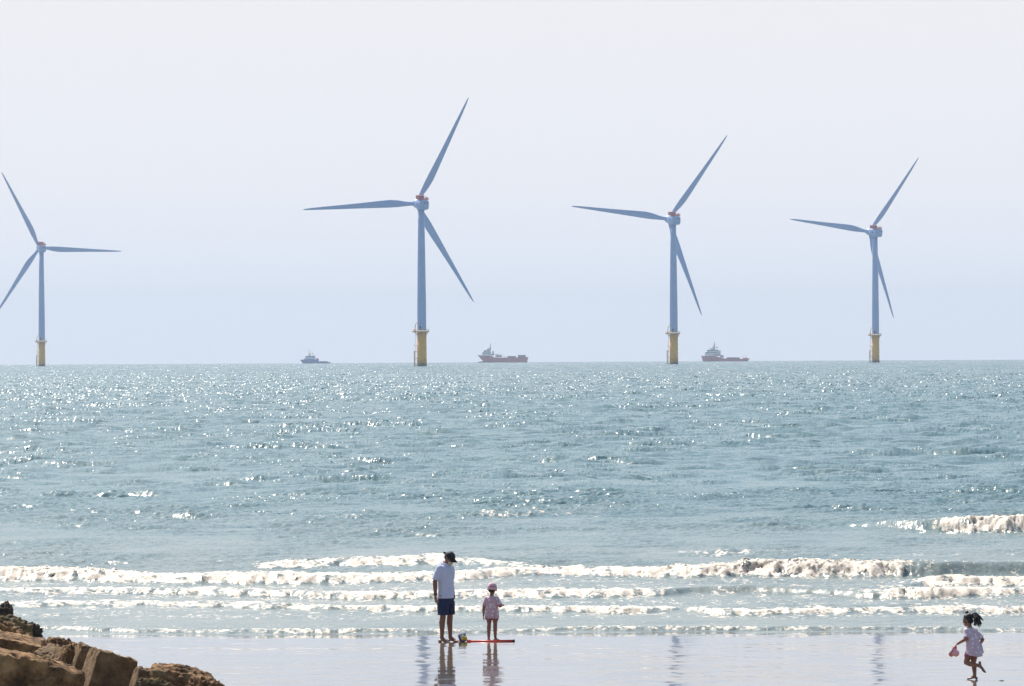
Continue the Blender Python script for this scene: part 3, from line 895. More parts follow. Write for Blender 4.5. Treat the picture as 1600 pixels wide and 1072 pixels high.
def dotted(name, base, dot, scale):
    m = mat(name, base, 0.85)
    nt = m.node_tree; L = nt.links.new
    b = nt.nodes["Principled BSDF"]
    tc = nt.nodes.new("ShaderNodeTexCoord")
    v = nt.nodes.new("ShaderNodeTexVoronoi"); v.inputs["Scale"].default_value = scale; v.inputs["Randomness"].default_value = 0.55
    L(tc.outputs["Object"], v.inputs["Vector"])
    r = nt.nodes.new("ShaderNodeValToRGB")
    r.color_ramp.elements[0].position = 0.26; r.color_ramp.elements[0].color = (*dot, 1)
    r.color_ramp.elements[1].position = 0.36; r.color_ramp.elements[1].color = (*base, 1)
    L(v.outputs["Distance"], r.inputs["Fac"]); L(r.outputs["Color"], b.inputs["Base Color"])
    n = nt.nodes.new("ShaderNodeTexNoise"); n.inputs["Scale"].default_value = 14
    L(tc.outputs["Object"], n.inputs["Vector"])
    bp = nt.nodes.new("ShaderNodeBump"); bp.inputs["Strength"].default_value = 0.35; bp.inputs["Distance"].default_value = 0.02
    L(n.outputs["Fac"], bp.inputs["Height"]); L(bp.outputs["Normal"], b.inputs["Normal"])
    return m


M_TUNIC = dotted("pink_dotted_cotton", (0.64, 0.43, 0.50), (0.84, 0.80, 0.84), 15)
M_TUNIC2 = dotted("lilac_pink_dotted_cotton", (0.66, 0.51, 0.61), (0.84, 0.84, 0.90), 14)


def oval(c, a, b, n=20, tilt=0.0, rz=0.0):
    out = []
    for k in range(n):
        t = 2 * PI * k / n
        x = a * math.cos(t); y = b * math.sin(t)
        x, y = x * math.cos(rz) - y * math.sin(rz), x * math.sin(rz) + y * math.cos(rz)
        out.append(Vector((c[0] + x, c[1] + y, c[2] - tilt * y)))
    return out


def add_head(mb, H, s):
    """H: head matrix (origin between the ears, facing -Y), s: scale"""
    def e(c, r): mb.ell(H, tuple(q * s for q in c), tuple(q * s for q in r))
    e((0, 0.012, 0.035), (0.074, 0.094, 0.082))
    e((0, -0.035, 0.0), (0.064, 0.058, 0.09))
    e((0, -0.048, -0.058), (0.047, 0.042, 0.045))
    e((0, -0.078, -0.082), (0.02, 0.016, 0.016))      # chin
    e((0, -0.098, -0.012), (0.011, 0.018, 0.022))     # nose
    e((0, -0.092, 0.012), (0.008, 0.012, 0.022))
    e((0, -0.086, -0.05), (0.024, 0.011, 0.011))      # mouth
    for q in (-1, 1):
        e((q * 0.03, -0.084, 0.028), (0.022, 0.012, 0.007))   # brow
        e((q * 0.04, -0.072, -0.015), (0.02, 0.018, 0.016))   # cheek
        e((q * 0.076, 0.01, 0.0), (0.009, 0.02, 0.032))       # ear


def add_hand(mb, wrist, dirv, palm_n, s=1.0, curl=0.35, left=False):
    """palm + four fingers + thumb; dirv = towards the fingertips, palm_n = normal out of the palm"""
    d = Vector(dirv).normalized(); p = Vector(palm_n); p = (p - d * p.dot(d)).normalized()
    w = d.cross(p).normalized()
    if left: w = -w
    wr = Vector(wrist)
    k = wr + d * 0.085 * s
    mb.tube([wr - d * 0.01 * s, wr + d * 0.03 * s, wr + d * 0.07 * s, k + d * 0.008 * s], [0.024 * s, 0.033 * s, 0.040 * s, 0.036 * s], 14, 0.42, w)
    for i, (off, ln) in enumerate(((-0.030, 0.066), (-0.010, 0.076), (0.010, 0.071), (0.029, 0.056))):
        base = k + w * off * s
        pts = [base - d * 0.015 * s]
        a = curl * 0.5
        cur = base
        for seg in (0.45, 0.32, 0.23):
            dd = (d * math.cos(a) + p * math.sin(a)).normalized()
            nxt = cur + dd * ln * seg * s
            pts.append(cur); cur = nxt; a += curl * 0.9
        pts.append(cur)
        mb.limb(pts, [0.0095 * s, 0.0092 * s, 0.0088 * s, 0.0078 * s, 0.006 * s], 8)
    tb = wr + d * 0.028 * s - w * 0.028 * s
    mb.limb([tb, tb + (d * 0.6 - w * 0.7 + p * 0.3).normalized() * 0.035 * s, tb + (d * 0.8 - w * 0.5 + p * 0.45).normalized() * 0.066 * s],
            [0.014 * s, 0.0105 * s, 0.0075 * s], 8)


def add_foot(mb, ankle, heading, s=1.0, pitch=0.0):
    """ankle joint, heading in plan; pitch raises the heel. Returns nothing"""
    a = Vector(ankle); h = Vector((heading[0], heading[1], 0)).normalized()
    side = Vector((-h.y, h.x, 0))
    up = Vector((0, 0, 1))
    cp, sp = math.cos(pitch), math.sin(pitch)
    f = h * cp - up * sp
    u = up * cp + h * sp
    def P(x, y, z): return a + f * x * s + side * y * s + u * z * s
    mb.tube([P(-0.052, 0, -0.050), P(-0.035, 0, -0.045), P(0.03, 0, -0.042), P(0.10, 0, -0.055), P(0.15, 0, -0.064), P(0.175, 0, -0.068)],
            [0.022 * s, 0.034 * s, 0.035 * s, 0.042 * s, 0.043 * s, 0.034 * s], 14, 0.5, side)
    mb.ball(P(-0.04, 0, -0.052), (0.033 * s, 0.03 * s, 0.034 * s))
    mb.limb([P(0, 0, 0.01), P(0.045, 0, -0.03), P(0.1, 0, -0.052)], [0.034 * s, 0.032 * s, 0.024 * s])
    for y, x, r in ((-0.03, 0.195, 0.0135), (-0.012, 0.195, 0.011), (0.004, 0.19, 0.0105), (0.019, 0.182, 0.010), (0.032, 0.172, 0.009)):
        mb.limb([P(0.155, y, -0.068), P(x, y, -0.074)], [r * s * 1.1, r * s], 8)


def face_paint(o, H, s):
    """eyes and lips as material slots 1 and 2 of the body"""
    Hi = (H).inverted()
    for p in o.data.polygons:
        q = Hi @ p.center / s
        if q.y < -0.07:
            if abs(abs(q.x) - 0.03) < 0.014 and abs(q.z - 0.012) < 0.0065: p.material_index = 1
            elif abs(q.x) < 0.022 and abs(q.z + 0.05) < 0.008: p.material_index = 2


def person_man():
    g = on_sand(697, 1003)
    root = empty("person", (g.x, g.y, g.z - 0.006), math.radians(55))
    tag(root, "tall person in white polo shirt, navy shorts and dark cap, head bowed", "person", "family on the beach")
    H = Matrix.Translation((0, -0.085, 1.525)) @ Matrix.Rotation(math.radians(30), 4, 'X')
    mb = MB()
    add_head(mb, H, 1.0)
    mb.limb([(0, -0.005, 1.38), (0, -0.035, 1.45), (0, -0.06, 1.50)], [0.062, 0.055, 0.054])
    mb.loft([oval((0, 0.0, 0.84), 0.15, 0.105), oval((0, 0.0, 0.92), 0.16, 0.11), oval((0, 0, 1.04), 0.142, 0.10), oval((0, 0, 1.18), 0.155, 0.11), oval((0, 0.005, 1.30), 0.17, 0.112), oval((0, 0.005, 1.37), 0.155, 0.085), oval((0, 0, 1.42), 0.07, 0.06)])
    # arms: right one hangs, left hand in the pocket
    for s_, el, wr in ((-1, (-0.232, 0.075, 1.11), (-0.245, 0.055, 0.86)), (1, (0.235, 0.06, 1.11), (0.19, -0.03, 0.90))):
        sh = (s_ * 0.172, 0.012, 1.345)
        e = Vector(el); w = Vector(wr)
        mb.limb([sh, (Vector(sh) * 0.5 + e * 0.5), e], [0.054, 0.048, 0.041])
        mb.limb([e, e * 0.7 + w * 0.3, w], [0.041, 0.042, 0.027])
        if s_ < 0: add_hand(mb, wr, (0.02, -0.12, -1), (1, -0.3, 0), 1.0, 0.4, left=False)
        else: add_hand(mb, wr, (-0.25, -0.35, -1), (-1, 0.2, 0), 1.0, 0.25, left=True)
    for s_, an, kn in ((-1, (-0.10, 0.025, 0.082), (-0.10, -0.005, 0.47)), (1, (0.10, -0.02, 0.082), (0.098, -0.02, 0.47))):
        hp = Vector((s_ * 0.085, 0, 0.86)); k = Vector(kn); a = Vector(an)
        mb.limb([hp, hp * 0.5 + k * 0.5, k], [0.092, 0.078, 0.054])
        mb.limb([k, k * 0.72 + a * 0.28 + Vector((0, 0.012, 0)), k * 0.3 + a * 0.7, a], [0.054, 0.056, 0.041, 0.033])
        add_foot(mb, a, (s_ * 0.16, -1), 1.08)
    body = mb.fused("body", [M_SKIN, M_EYE, M_LIP], root, 0.0052, 3)
    face_paint(body, H, 1.0)
    # shirt
    mb = MB()
    mb.loft([oval((0, 0.0, 0.80), 0.176, 0.140), oval((0, 0.0, 0.86), 0.176, 0.138), oval((0, 0.0, 1.0), 0.168, 0.128), oval((0, 0, 1.16), 0.178, 0.130), oval((0, 0.005, 1.29), 0.186, 0.130), oval((0, 0.005, 1.365), 0.172, 0.10), oval((0, 0.0, 1.425), 0.075, 0.068)])
    mb.limb([(-0.165, 0.012, 1.345), (-0.198, 0.035, 1.25)], [0.07, 0.067]); mb.tube([(-0.188, 0.028, 1.29), (-0.23, 0.068, 1.14)], [0.068, 0.068])
    mb.limb([(0.165, 0.01, 1.345), (0.20, 0.02, 1.25)], [0.068, 0.066]); mb.tube([(0.19, 0.013, 1.29), (0.228, 0.045, 1.14)], [0.068, 0.066])
    for i in range(5):   # soft creases
        z = 0.88 + i * 0.085
        mb.tube([(-0.14 + 0.03 * i, -0.115, z), (0.02, -0.128, z + 0.03), (0.15 - 0.02 * i, -0.10, z + 0.02)], 0.012, 6)
    sh = mb.fused("shirt", M_SHIRT, root, 0.007, 4)
    mb = MB(); pts = [Vector((0.082 * math.cos(a), -0.012 + 0.08 * math.sin(a), 1.425 + 0.022 * math.sin(a))) for a in np.linspace(0, 2 * PI, 25)[:-1]]
    rings = []
    for i in range(24):
        p = pts[i]; out = Vector((p.x, p.y + 0.012, 0)).normalized()
        rings.append([p + Vector((0, 0, 0.02)) - out * 0.012, p + Vector((0, 0, 0.022)), p + out * 0.022 - Vector((0, 0, 0.02)), p + out * 0.010 - Vector((0, 0, 0.022))])
    mb.loft(rings + [rings[0]], False); mb.build("collar", M_SHIRT, sh, True)
    # shorts
    mb = MB()
    mb.loft([oval((0, 0, 0.70), 0.17, 0.13), oval((0, 0, 0.76), 0.178, 0.136), oval((0, 0, 0.88), 0.165, 0.125), oval((0, 0, 0.93), 0.155, 0.115)])
    for s_ in (-1, 1):
        mb.loft([oval((s_ * 0.100, -0.01, 0.50), 0.092, 0.105), oval((s_ * 0.096, -0.005, 0.60), 0.092, 0.112), oval((s_ * 0.088, 0, 0.74), 0.094, 0.122)])
    mb.fused("shorts", M_SHORTS, root, 0.007, 4)
    # cap, on the tipped head
    mb = MB()
    rings = []
    for a in np.linspace(0, 1, 8):
        z = 0.035 + 0.098 * math.sin(a * PI / 2); r = math.cos(a * PI / 2)
        rings.append([H @ Vector((0.088 * r * math.cos(t) + 0, 0.005 + 0.108 * r * math.sin(t), z)) for t in np.linspace(0, 2 * PI, 25)[:-1]])
    rings[-1] = [H @ Vector((0.004 * math.cos(t), 0.005 + 0.004 * math.sin(t), 0.133)) for t in np.linspace(0, 2 * PI, 25)[:-1]]
    mb.loft(rings); mb.ell(H, (0, 0.005, 0.136), (0.009, 0.009, 0.007), 10)
    cap = mb.build("cap", M_CAP, root, True)
    mb = MB(); top = []; bot = []
    n = 14
    for i in range(n + 1):
        a = PI + PI * i / n
        x = 0.078 * math.cos(a); 
        yi = -0.07 + 0.03 * (1 + math.sin(a)) ; yo = -0.085 - 0.098 * abs(math.sin(a)) ** 0.8
        zz = 0.040 - 0.018 * (x / 0.08) ** 2
        top.append((H @ Vector((x, yi - 0.005, zz + 0.006)), H @ Vector((x * 1.03, yo, zz - 0.014))))
    vs = []; fs = []
    for a, b in top: vs += [a, b]
    off = H.to_3x3() @ Vector((0, 0, -0.006))
    m_ = len(vs); vs += [v + off for v in vs]
    for i in range(n):
        fs += [(2 * i, 2 * i + 1, 2 * i + 3, 2 * i + 2), (m_ + 2 * i, m_ + 2 * i + 2, m_ + 2 * i + 3, m_ + 2 * i + 1), (2 * i + 1, m_ + 2 * i + 1, m_ + 2 * i + 3, 2 * i + 3)]
    mb.add(vs, fs); mb.build("brim", M_CAP, cap, True)
    mb = MB(); mb.tube([H @ Vector(p) for p in ((0.03, 0.098, 0.038), (0.01, 0.125, 0.034), (-0.012, 0.165, 0.030))], [0.017, 0.02, 0.017], 10, 0.5, (0, 0, 1)); mb.build("strap", M_CAP, cap, True)
    # hair below the cap
    mb = MB(); mb.ell(H, (0, 0.030, 0.012), (0.079, 0.080, 0.062)); mb.ell(H, (0, 0.058, -0.012), (0.06, 0.048, 0.05))
    for q in (-1, 1): mb.ell(H, (q * 0.07, -0.022, 0.018), (0.009, 0.012, 0.03))
    mb.fused("hair", M_HAIR, root, 0.006, 2)
    mb = MB(); mb.ell(H, (0, -0.06, -0.048), (0.057, 0.052, 0.046)); mb.ell(H, (0, -0.092, -0.028), (0.03, 0.026, 0.03))
    mk = mb.fused("face_mask", M_MASK, root, 0.005, 3)
    for q in (-1, 1):
        mb = MB(); mb.tube([H @ Vector((q * 0.052, -0.05, -0.035)), H @ Vector((q * 0.074, -0.012, -0.012)), H @ Vector((q * 0.083, 0.018, 0.004))], 0.0025, 6)
        mb.build("ear_loop", M_MASK, mk)
    mb = MB(); w = Vector((-0.244, 0.057, 0.885)); d = Vector((0.05, 0.08, 1)).normalized()
    mb.tube([w - d * 0.013, w - d * 0.012, w + d * 0.012, w + d * 0.013], [0.028, 0.034, 0.034, 0.028], 18); mb.build("wristband", M_BAND, root, True)
    return root


def kid_legs_std(mb, hipz, anz, x=0.055):
    for s_ in (-1, 1):
        hp = Vector((s_ * 0.055, 0, hipz)); k = Vector((s_ * 0.058, -0.008, (hipz + anz) * 0.60)); a = Vector((s_ * 0.062, 0.012, anz))
        mb.limb([hp, hp * 0.5 + k * 0.5, k], [0.062, 0.054, 0.038])
        mb.limb([k, k * 0.7 + a * 0.3 + Vector((0, 0.008, 0)), a], [0.038, 0.039, 0.025])
        add_foot(mb, a, (s_ * 0.22, -1), 0.72)


def person_child():
    g = on_sand(769, 1000.5)
    root = empty("person", (g.x, g.y, g.z - 0.006), math.radians(180 - 14))
    tag(root, "small child in pink bucket hat standing with back turned behind the red handled shovel", "person", "family on the beach")
    H = Matrix.Translation((0, -0.02, 0.935)) @ Matrix.Rotation(math.radians(12), 4, 'X')
    s = 0.84
    mb = MB()
    add_head(mb, H, s)
    mb.limb([(0, 0.01, 0.79), (0, 0, 0.89)], [0.04, 0.036])
    mb.loft([oval((0, 0, 0.47), 0.095, 0.08), oval((0, 0, 0.55), 0.10, 0.085), oval((0, 0, 0.66), 0.098, 0.08), oval((0, 0, 0.76), 0.105, 0.07), oval((0, 0, 0.81), 0.05, 0.045)])
    # facing away: the child's left is picture left
    lw = Vector((0.165, -0.02, 0.46)); le = Vector((0.15, 0.02, 0.60)); ls = Vector((0.105, 0, 0.765))
    mb.limb([ls, le], [0.034, 0.028]); mb.limb([le, le * 0.5 + lw * 0.5, lw], [0.028, 0.025, 0.018])
    add_hand(mb, lw, (0.1, -0.2, -1), (-1, -0.2, 0), 0.66, 0.35, left=True)
    rs = Vector((-0.105, 0, 0.765)); re_ = Vector((-0.165, 0.05, 0.635)); rw = Vector((-0.175, -0.11, 0.645))
    mb.limb([rs, re_], [0.034, 0.028]); mb.limb([re_, re_ * 0.5 + rw * 0.5, rw], [0.028, 0.025, 0.018])
    add_hand(mb, rw, (0.15, -1, 0.2), (0.6, 0, -0.7), 0.66, 0.6)
    kid_legs_std(mb, 0.47, 0.056)
    body = mb.fused("body", [M_SKINK, M_EYE, M_LIP], root, 0.0045, 3)
    face_paint(body, H, s)
    mb = MB()
    mb.loft([oval((0, 0, 0.425), 0.142, 0.112), oval((0, 0, 0.45), 0.134, 0.108), oval((0, 0, 0.58), 0.120, 0.100), oval((0, 0, 0.70), 0.117, 0.092), oval((0, 0, 0.77), 0.112, 0.078), oval((0, 0, 0.82), 0.052, 0.05)])
    mb.limb([(0.095, 0, 0.765), (0.125, 0.01, 0.69)], [0.046, 0.045]); mb.tube([(0.115, 0.006, 0.715), (0.148, 0.016, 0.635)], [0.045, 0.047])
    mb.limb([(-0.095, 0, 0.765), (-0.13, 0.02, 0.70)], [0.046, 0.045]); mb.tube([(-0.12, 0.014, 0.72), (-0.165, 0.045, 0.652)], [0.045, 0.047])
    for i in range(5):
        x = -0.1 + 0.05 * i
        mb.tube([(x, 0.10, 0.40), (x * 0.9, 0.09, 0.56)], [0.016, 0.008], 6)
    mb.fused("tunic", M_TUNIC, root, 0.006, 3)
    mb = MB()
    for s_ in (-1, 1):
        mb.loft([oval((s_ * 0.060, 0, 0.375), 0.062, 0.07), oval((s_ * 0.057, 0, 0.45), 0.062, 0.075)])
    mb.fused("shorts", M_MAROON, root, 0.006, 2)
    mb = MB(); mb.ell(H, (0, 0.022, 0.02), (0.074 * s * 1.08, 0.088 * s * 1.05, 0.078 * s)); mb.ell(H, (0, 0.05, -0.025), (0.058, 0.04, 0.045))
    mb.fused("hair", M_HAIR, root, 0.005, 2)
    # bucket hat: crown, band and a short drooping brim
    rings = []
    for z, r in ((-0.012, 0.096), (-0.008, 0.099), (0.014, 0.092), (0.034, 0.088), (0.07, 0.083), (0.1, 0.072), (0.115, 0.05), (0.12, 0.004)):
        rings.append([H @ Vector((r * 0.98 * math.cos(t), 0.008 + r * 1.1 * math.sin(t), z + 0.006 * math.sin(3 * t) * (r > 0.0925))) for t in np.linspace(0, 2 * PI, 33)[:-1]])
    mb = MB(); mb.loft(rings); hat = mb.build("sun_hat", M_PINKH, root, True)
    mb = MB(); mb.loft([[H @ Vector((r * 0.98 * math.cos(t), 0.008 + r * 1.1 * math.sin(t), z)) for t in np.linspace(0, 2 * PI, 33)[:-1]] for z, r in ((0.030, 0.0915), (0.044, 0.0895))]); mb.build("hat_band", M_MAROON, hat, True)
    return root


def person_runner():
    g = on_sand(1518.5, 1062)
    root = empty("person", (g.x, g.y, g.z - 0.006), math.radians(180 + 45))
    root.scale = (0.96,) * 3
    tag(root, "barefoot girl with flying black ponytail running in a lilac pink tunic, hat in hand", "person", "family on the beach")
    # local: facing -Y; world facing is left and away. Left side (+x) is picture-left / near... worked out in plan below
    s = 0.84
    H = Matrix.Translation((0.0, -0.075, 0.925)) @ Matrix.Rotation(math.radians(8), 4, 'Z') @ Matrix.Rotation(math.radians(14), 4, 'X')
    mb = MB()
    add_head(mb, H, s)
    mb.limb([(0, -0.03, 0.79), (0, -0.055, 0.89)], [0.04, 0.036])
    mb.loft([oval((0, 0.03, 0.46), 0.095, 0.082), oval((0, 0.022, 0.54), 0.10, 0.085), oval((0, 0.0, 0.66), 0.098, 0.08), oval((0, -0.02, 0.76), 0.105, 0.07), oval((0, -0.03, 0.81), 0.05, 0.045)])
    # left arm reaches forward-left with the hat; right elbow is drawn back
    ls = Vector((0.108, -0.02, 0.765)); le = Vector((0.145, 0.02, 0.655)); lw = Vector((0.15, -0.16, 0.565))
    mb.limb([ls, le], [0.034, 0.028]); mb.limb([le, le * 0.5 + lw * 0.5, lw], [0.028, 0.025, 0.018])
    add_hand(mb, lw, (-0.1, -0.75, -0.6), (-0.35, 0.5, -0.8), 0.68, 1.1, left=True)
    rs = Vector((-0.108, -0.02, 0.765)); re_ = Vector((-0.175, 0.08, 0.625)); rw = Vector((-0.165, -0.01, 0.505))
    mb.limb([rs, re_], [0.034, 0.028]); mb.limb([re_, re_ * 0.5 + rw * 0.5, rw], [0.028, 0.025, 0.018])
    add_hand(mb, rw, (0.1, -0.4, -1), (1, 0, -0.2), 0.66, 0.6)
    # right leg carries, left leg swings through with the shin behind
    hp = Vector((-0.05, 0.02, 0.46)); k = Vector((-0.045, -0.005, 0.265)); a = Vector((-0.03, 0.035, 0.068))
    mb.limb([hp, hp * 0.5 + k * 0.5, k], [0.064, 0.055, 0.039]); mb.limb([k, k * 0.7 + a * 0.3 + Vector((0, 0.008, 0)), a], [0.039, 0.04, 0.026])
    add_foot(mb, a, (0.1, -1), 0.74)
    hp = Vector((0.055, 0.02, 0.46)); k = Vector((0.06, -0.065, 0.275)); a = Vector((0.03, 0.165, 0.235))
    mb.limb([hp, hp * 0.5 + k * 0.5, k], [0.064, 0.055, 0.039]); mb.limb([k, k * 0.7 + a * 0.3 + Vector((0, 0.0, -0.01)), a], [0.039, 0.04, 0.026])
    add_foot(mb, a + Vector((0, 0, 0.0)), (0.0, -1), 0.74, math.radians(118))
    body = mb.fused("body", [M_SKINK, M_EYE, M_LIP], root, 0.0045, 3)
    face_paint(body, H, s)
    mb = MB()
    mb.loft([oval((0, 0.05, 0.40), 0.148, 0.125, tilt=0.25), oval((0, 0.04, 0.46), 0.138, 0.118, tilt=0.15), oval((0, 0.02, 0.58), 0.122, 0.102), oval((0, -0.005, 0.70), 0.118, 0.092), oval((0, -0.02, 0.77), 0.112, 0.078), oval((0, -0.03, 0.82), 0.052, 0.05)])
    mb.limb([(0.098, -0.02, 0.765), (0.122, -0.005, 0.70)], [0.047, 0.045]); mb.tube([(0.115, -0.008, 0.72), (0.146, 0.016, 0.662)], [0.046, 0.050])
    mb.limb([(-0.098, -0.02, 0.765), (-0.13, 0.02, 0.70)], [0.047, 0.045]); mb.tube([(-0.12, 0.01, 0.72), (-0.166, 0.065, 0.645)], [0.046, 0.048])
    for i in range(5):
        x = -0.1 + 0.05 * i
        mb.tube([(x, 0.145, 0.42), (x * 0.9, 0.11, 0.6)], [0.017, 0.008], 6)
    mb.fused("tunic", M_TUNIC2, root, 0.006, 3)
    mb = MB()
    mb.loft([oval((-0.052, 0.025, 0.36), 0.068, 0.082), oval((-0.05, 0.03, 0.46), 0.07, 0.085)])
    mb.loft([oval((0.064, -0.01, 0.37), 0.066, 0.08), oval((0.055, 0.02, 0.46), 0.07, 0.085)])
    mb.fused("shorts", M_MAROON, root, 0.006, 2)
    # hair with a high knot and a tail thrown back
    mb = MB()
    mb.ell(H, (0, 0.022, 0.045), (0.075 * s * 1.1, 0.092 * s * 1.08, 0.082 * s * 1.05)); mb.ell(H, (0, 0.05, -0.015), (0.06, 0.042, 0.05))
    mb.ell(H, (0, 0.015, 0.128), (0.03, 0.03, 0.026))
    for q in (-1, 1): mb.ell(H, (q * 0.058, -0.01, 0.0), (0.01, 0.016, 0.04))
    rnd = random.Random(5)
    for i in range(24):
        a = rnd.uniform(-1, 1); b = rnd.uniform(-1, 1)
        p0 = Vector((0.01 * a, 0.09, 0.06 + 0.015 * b)); p1 = p0 + Vector((-0.01 + 0.035 * a, 0.055, 0.022 * b - 0.01))
        p2 = p1 + Vector((-0.01 + 0.035 * a, 0.012 + 0.022 * b, -0.07 + 0.022 * b)); p3 = p2 + Vector((0.022 * a, 0.008 + 0.028 * b, -0.055 + 0.022 * a))
        mb.limb([H @ p for p in (p0, p1, p2, p3)], [0.016, 0.016, 0.014, 0.007], 8)
    hair = mb.fused("hair", M_HAIR, root, 0.0048, 2)
    mb = MB(); mb.tube([H @ Vector((0, 0.088, 0.062)), H @ Vector((0, 0.102, 0.064))], [0.024, 0.024], 14); mb.build("hair_tie", M_CORAL, hair, True)
    # the hat in her hand: a thing of its own
    M = Matrix.Translation(root.location) @ Matrix.Rotation(root.rotation_euler.z, 4, 'Z') @ Matrix.Scale(0.96, 4)
    hand = M @ Vector((0.142, -0.215, 0.515))
    hat = empty("sun_hat", hand)
    tag(hat, "coral pink sun hat hanging from the hand of the running girl", "hat")
    # crown towards the hand's right, brim hanging down-left
    HM = Matrix.Rotation(math.radians(118), 4, 'Y') @ Matrix.Rotation(math.radians(25), 4, 'X')
    cen = Vector((-0.005, 0.0, -0.085))
    rings = []
    for z, r, w in ((-0.066, 0.004, 0), (-0.06, 0.045, 0), (-0.045, 0.066, 0), (-0.005, 0.076, 0), (0.012, 0.08, 0), (0.022, 0.098, 0.5), (0.036, 0.118, 1.0)):
        rings.append([cen + HM @ Vector((r * math.cos(t) * (1 - 0.28 * (r > 0.03)), r * 1.0 * math.sin(t), -z + 0.014 * w * math.sin(3 * t + 0.5))) for t in np.linspace(0, 2 * PI, 33)[:-1]])
    inner = [[p + (cen - p) * 0.05 + HM @ Vector((0, 0, -0.003)) for p in r] for r in rings[::-1]]
    mb = MB(); mb.loft(rings[:5]); mb.build("crown", M_PINKH, hat, True)
    mb = MB(); mb.loft(rings[4:] + inner[:3], False); mb.build("brim", M_CORAL, hat, True)
    return root


person_man(); person_child(); person_runner()

# ------------------------------------------------------------------ the beach shovel
M_HANDLE = mat("red_plastic", (0.85, 0.035, 0.02), 0.35, var=0.06, scale=6)
M_YPLAST = mat("yellow_plastic", (0.62, 0.45, 0.03), 0.4, var=0.08, scale=10)
M_BPLAST = mat("blue_plastic", (0.02, 0.03, 0.20), 0.4, var=0.1, scale=10)
M_PALEP = mat("pale_blue_plastic", (0.50, 0.56, 0.68), 0.4, var=0.05, scale=10)


def shovel():
    a = on_sand(734, 1002.5); b = on_sand(804, 1002.2)
    root = empty("toy_shovel", (a.x, a.y, a.z))
    tag(root, "red handled toy beach shovel with yellow socket and blue scoop lying on the wet sand", "toy shovel")
    Lh = b.x - a.x
    z = 0.0
    mb = MB(); mb.tube([(0, 0, z + 0.004), (Lh * 0.5, 0.0, z + 0.008), (Lh * 0.97, 0, z + 0.012)], [0.016, 0.0175, 0.0185], 14); mb.build("handle", M_HANDLE, root, True)
    mb = MB(); mb.tube([(Lh * 0.965, 0, z + 0.012), (Lh * 0.97, 0, z + 0.012), (Lh * 1.0, 0, z + 0.012), (Lh * 1.008, 0, z + 0.012)], [0.019, 0.0225, 0.0225, 0.015], 14); mb.build("end_cap", M_BAND, root, True)
    mb = MB(); mb.tube([(-0.055, 0, z + 0.006), (-0.04, 0, z + 0.006), (0.008, 0, z + 0.006), (0.02, 0, z + 0.006)], [0.018, 0.028, 0.028, 0.02], 14); mb.build("collar", M_HANDLE, root, True)
    mb = MB(); mb.tube([(-0.135, 0, 0.035), (-0.12, 0, 0.05), (-0.08, 0, 0.045), (-0.045, 0, 0.028)], [0.022, 0.034, 0.032, 0.02], 14)
    mb.tube([(-0.105, -0.005, 0.03), (-0.112, -0.006, 0.085), (-0.118, 0.0, 0.108)], [0.026, 0.026, 0.014], 12)
    mb.ball((-0.075, -0.01, 0.072), (0.026, 0.02, 0.026)); mb.fused("socket", M_YPLAST, root, 0.005, 2)
    # scoop: an upright pan tipped back, with raised navy rims
    R = Matrix.Translation((-0.115, 0.045, 0.0)) @ Matrix.Rotation(math.radians(-14), 4, 'Y') @ Matrix.Rotation(math.radians(-16), 4, 'X')
    mb = MB(); mb.add([R @ Vector(p) for p in ((-0.045, -0.004, 0.0), (0.045, -0.004, 0.0), (0.062, -0.004, 0.15), (-0.062, -0.004, 0.15), (-0.045, 0.004, 0.0), (0.045, 0.004, 0.0), (0.062, 0.004, 0.15), (-0.062, 0.004, 0.15))],
                      [(0, 1, 2, 3), (5, 4, 7, 6), (0, 4, 5, 1), (1, 5, 6, 2), (2, 6, 7, 3), (3, 7, 4, 0)])
    sc_ = mb.build("scoop", M_PALEP, root, False, 0.002)
    mb = MB()
    mb.tube([R @ Vector(p) for p in ((-0.064, -0.012, 0.152), (-0.056, -0.022, 0.09), (-0.046, -0.02, 0.004))], [0.011, 0.017, 0.019], 10)
    mb.tube([R @ Vector(p) for p in ((0.064, -0.012, 0.152), (0.056, -0.016, 0.09), (0.046, -0.016, 0.004))], [0.009, 0.012, 0.013], 10)
    mb.tube([R @ Vector(p) for p in ((-0.046, -0.015, 0.004), (0.046, -0.015, 0.004))], 0.014, 10)
    mb.build("scoop_rim", M_BPLAST, sc_, True)


shovel()

# a stranded twig near the right edge
p = on_sand(1566, 1064)
mb = MB(); mb.limb([(0.02, 0, 0.018), (-0.02, 0.01, 0.02), (-0.09, 0.02, 0.010), (-0.2, 0.03, 0.008)], [0.016, 0.014, 0.005, 0.003], 8)
mb.limb([(0.0, 0, 0.02), (0.012, -0.02, 0.028)], [0.01, 0.005], 8)
tw = mb.fused("twig", mat("dark_wet_wood", (0.03, 0.025, 0.02), 0.5, var=0.3, scale=20), None, 0.004, 2)
tw.location = p - Vector((0, 0, 0.008)); tw.scale = (0.75, 0.75, 0.55); tag(tw, "small dark twig stranded on the wet sand beside the running girl", "twig")

# ------------------------------------------------------------------ rocks and broken sea-wall blocks
M_ROCK = rock_mat("encrusted_brown_rock", (0.24, 0.135, 0.062), (0.54, 0.335, 0.16), (0.045, 0.025, 0.014))
M_ROCK2 = rock_mat("mossy_wet_rock", (0.16, 0.115, 0.05), (0.25, 0.19, 0.10), (0.05, 0.045, 0.035), 0.8)
M_ROCK3 = rock_mat("dark_wet_rock", (0.08, 0.055, 0.043), (0.15, 0.105, 0.075), (0.04, 0.03, 0.026), 0.3)
M_CONC = rock_mat("weathered_concrete", (0.22, 0.14, 0.072), (0.35, 0.235, 0.12), (0.10, 0.062, 0.034), 0.25)


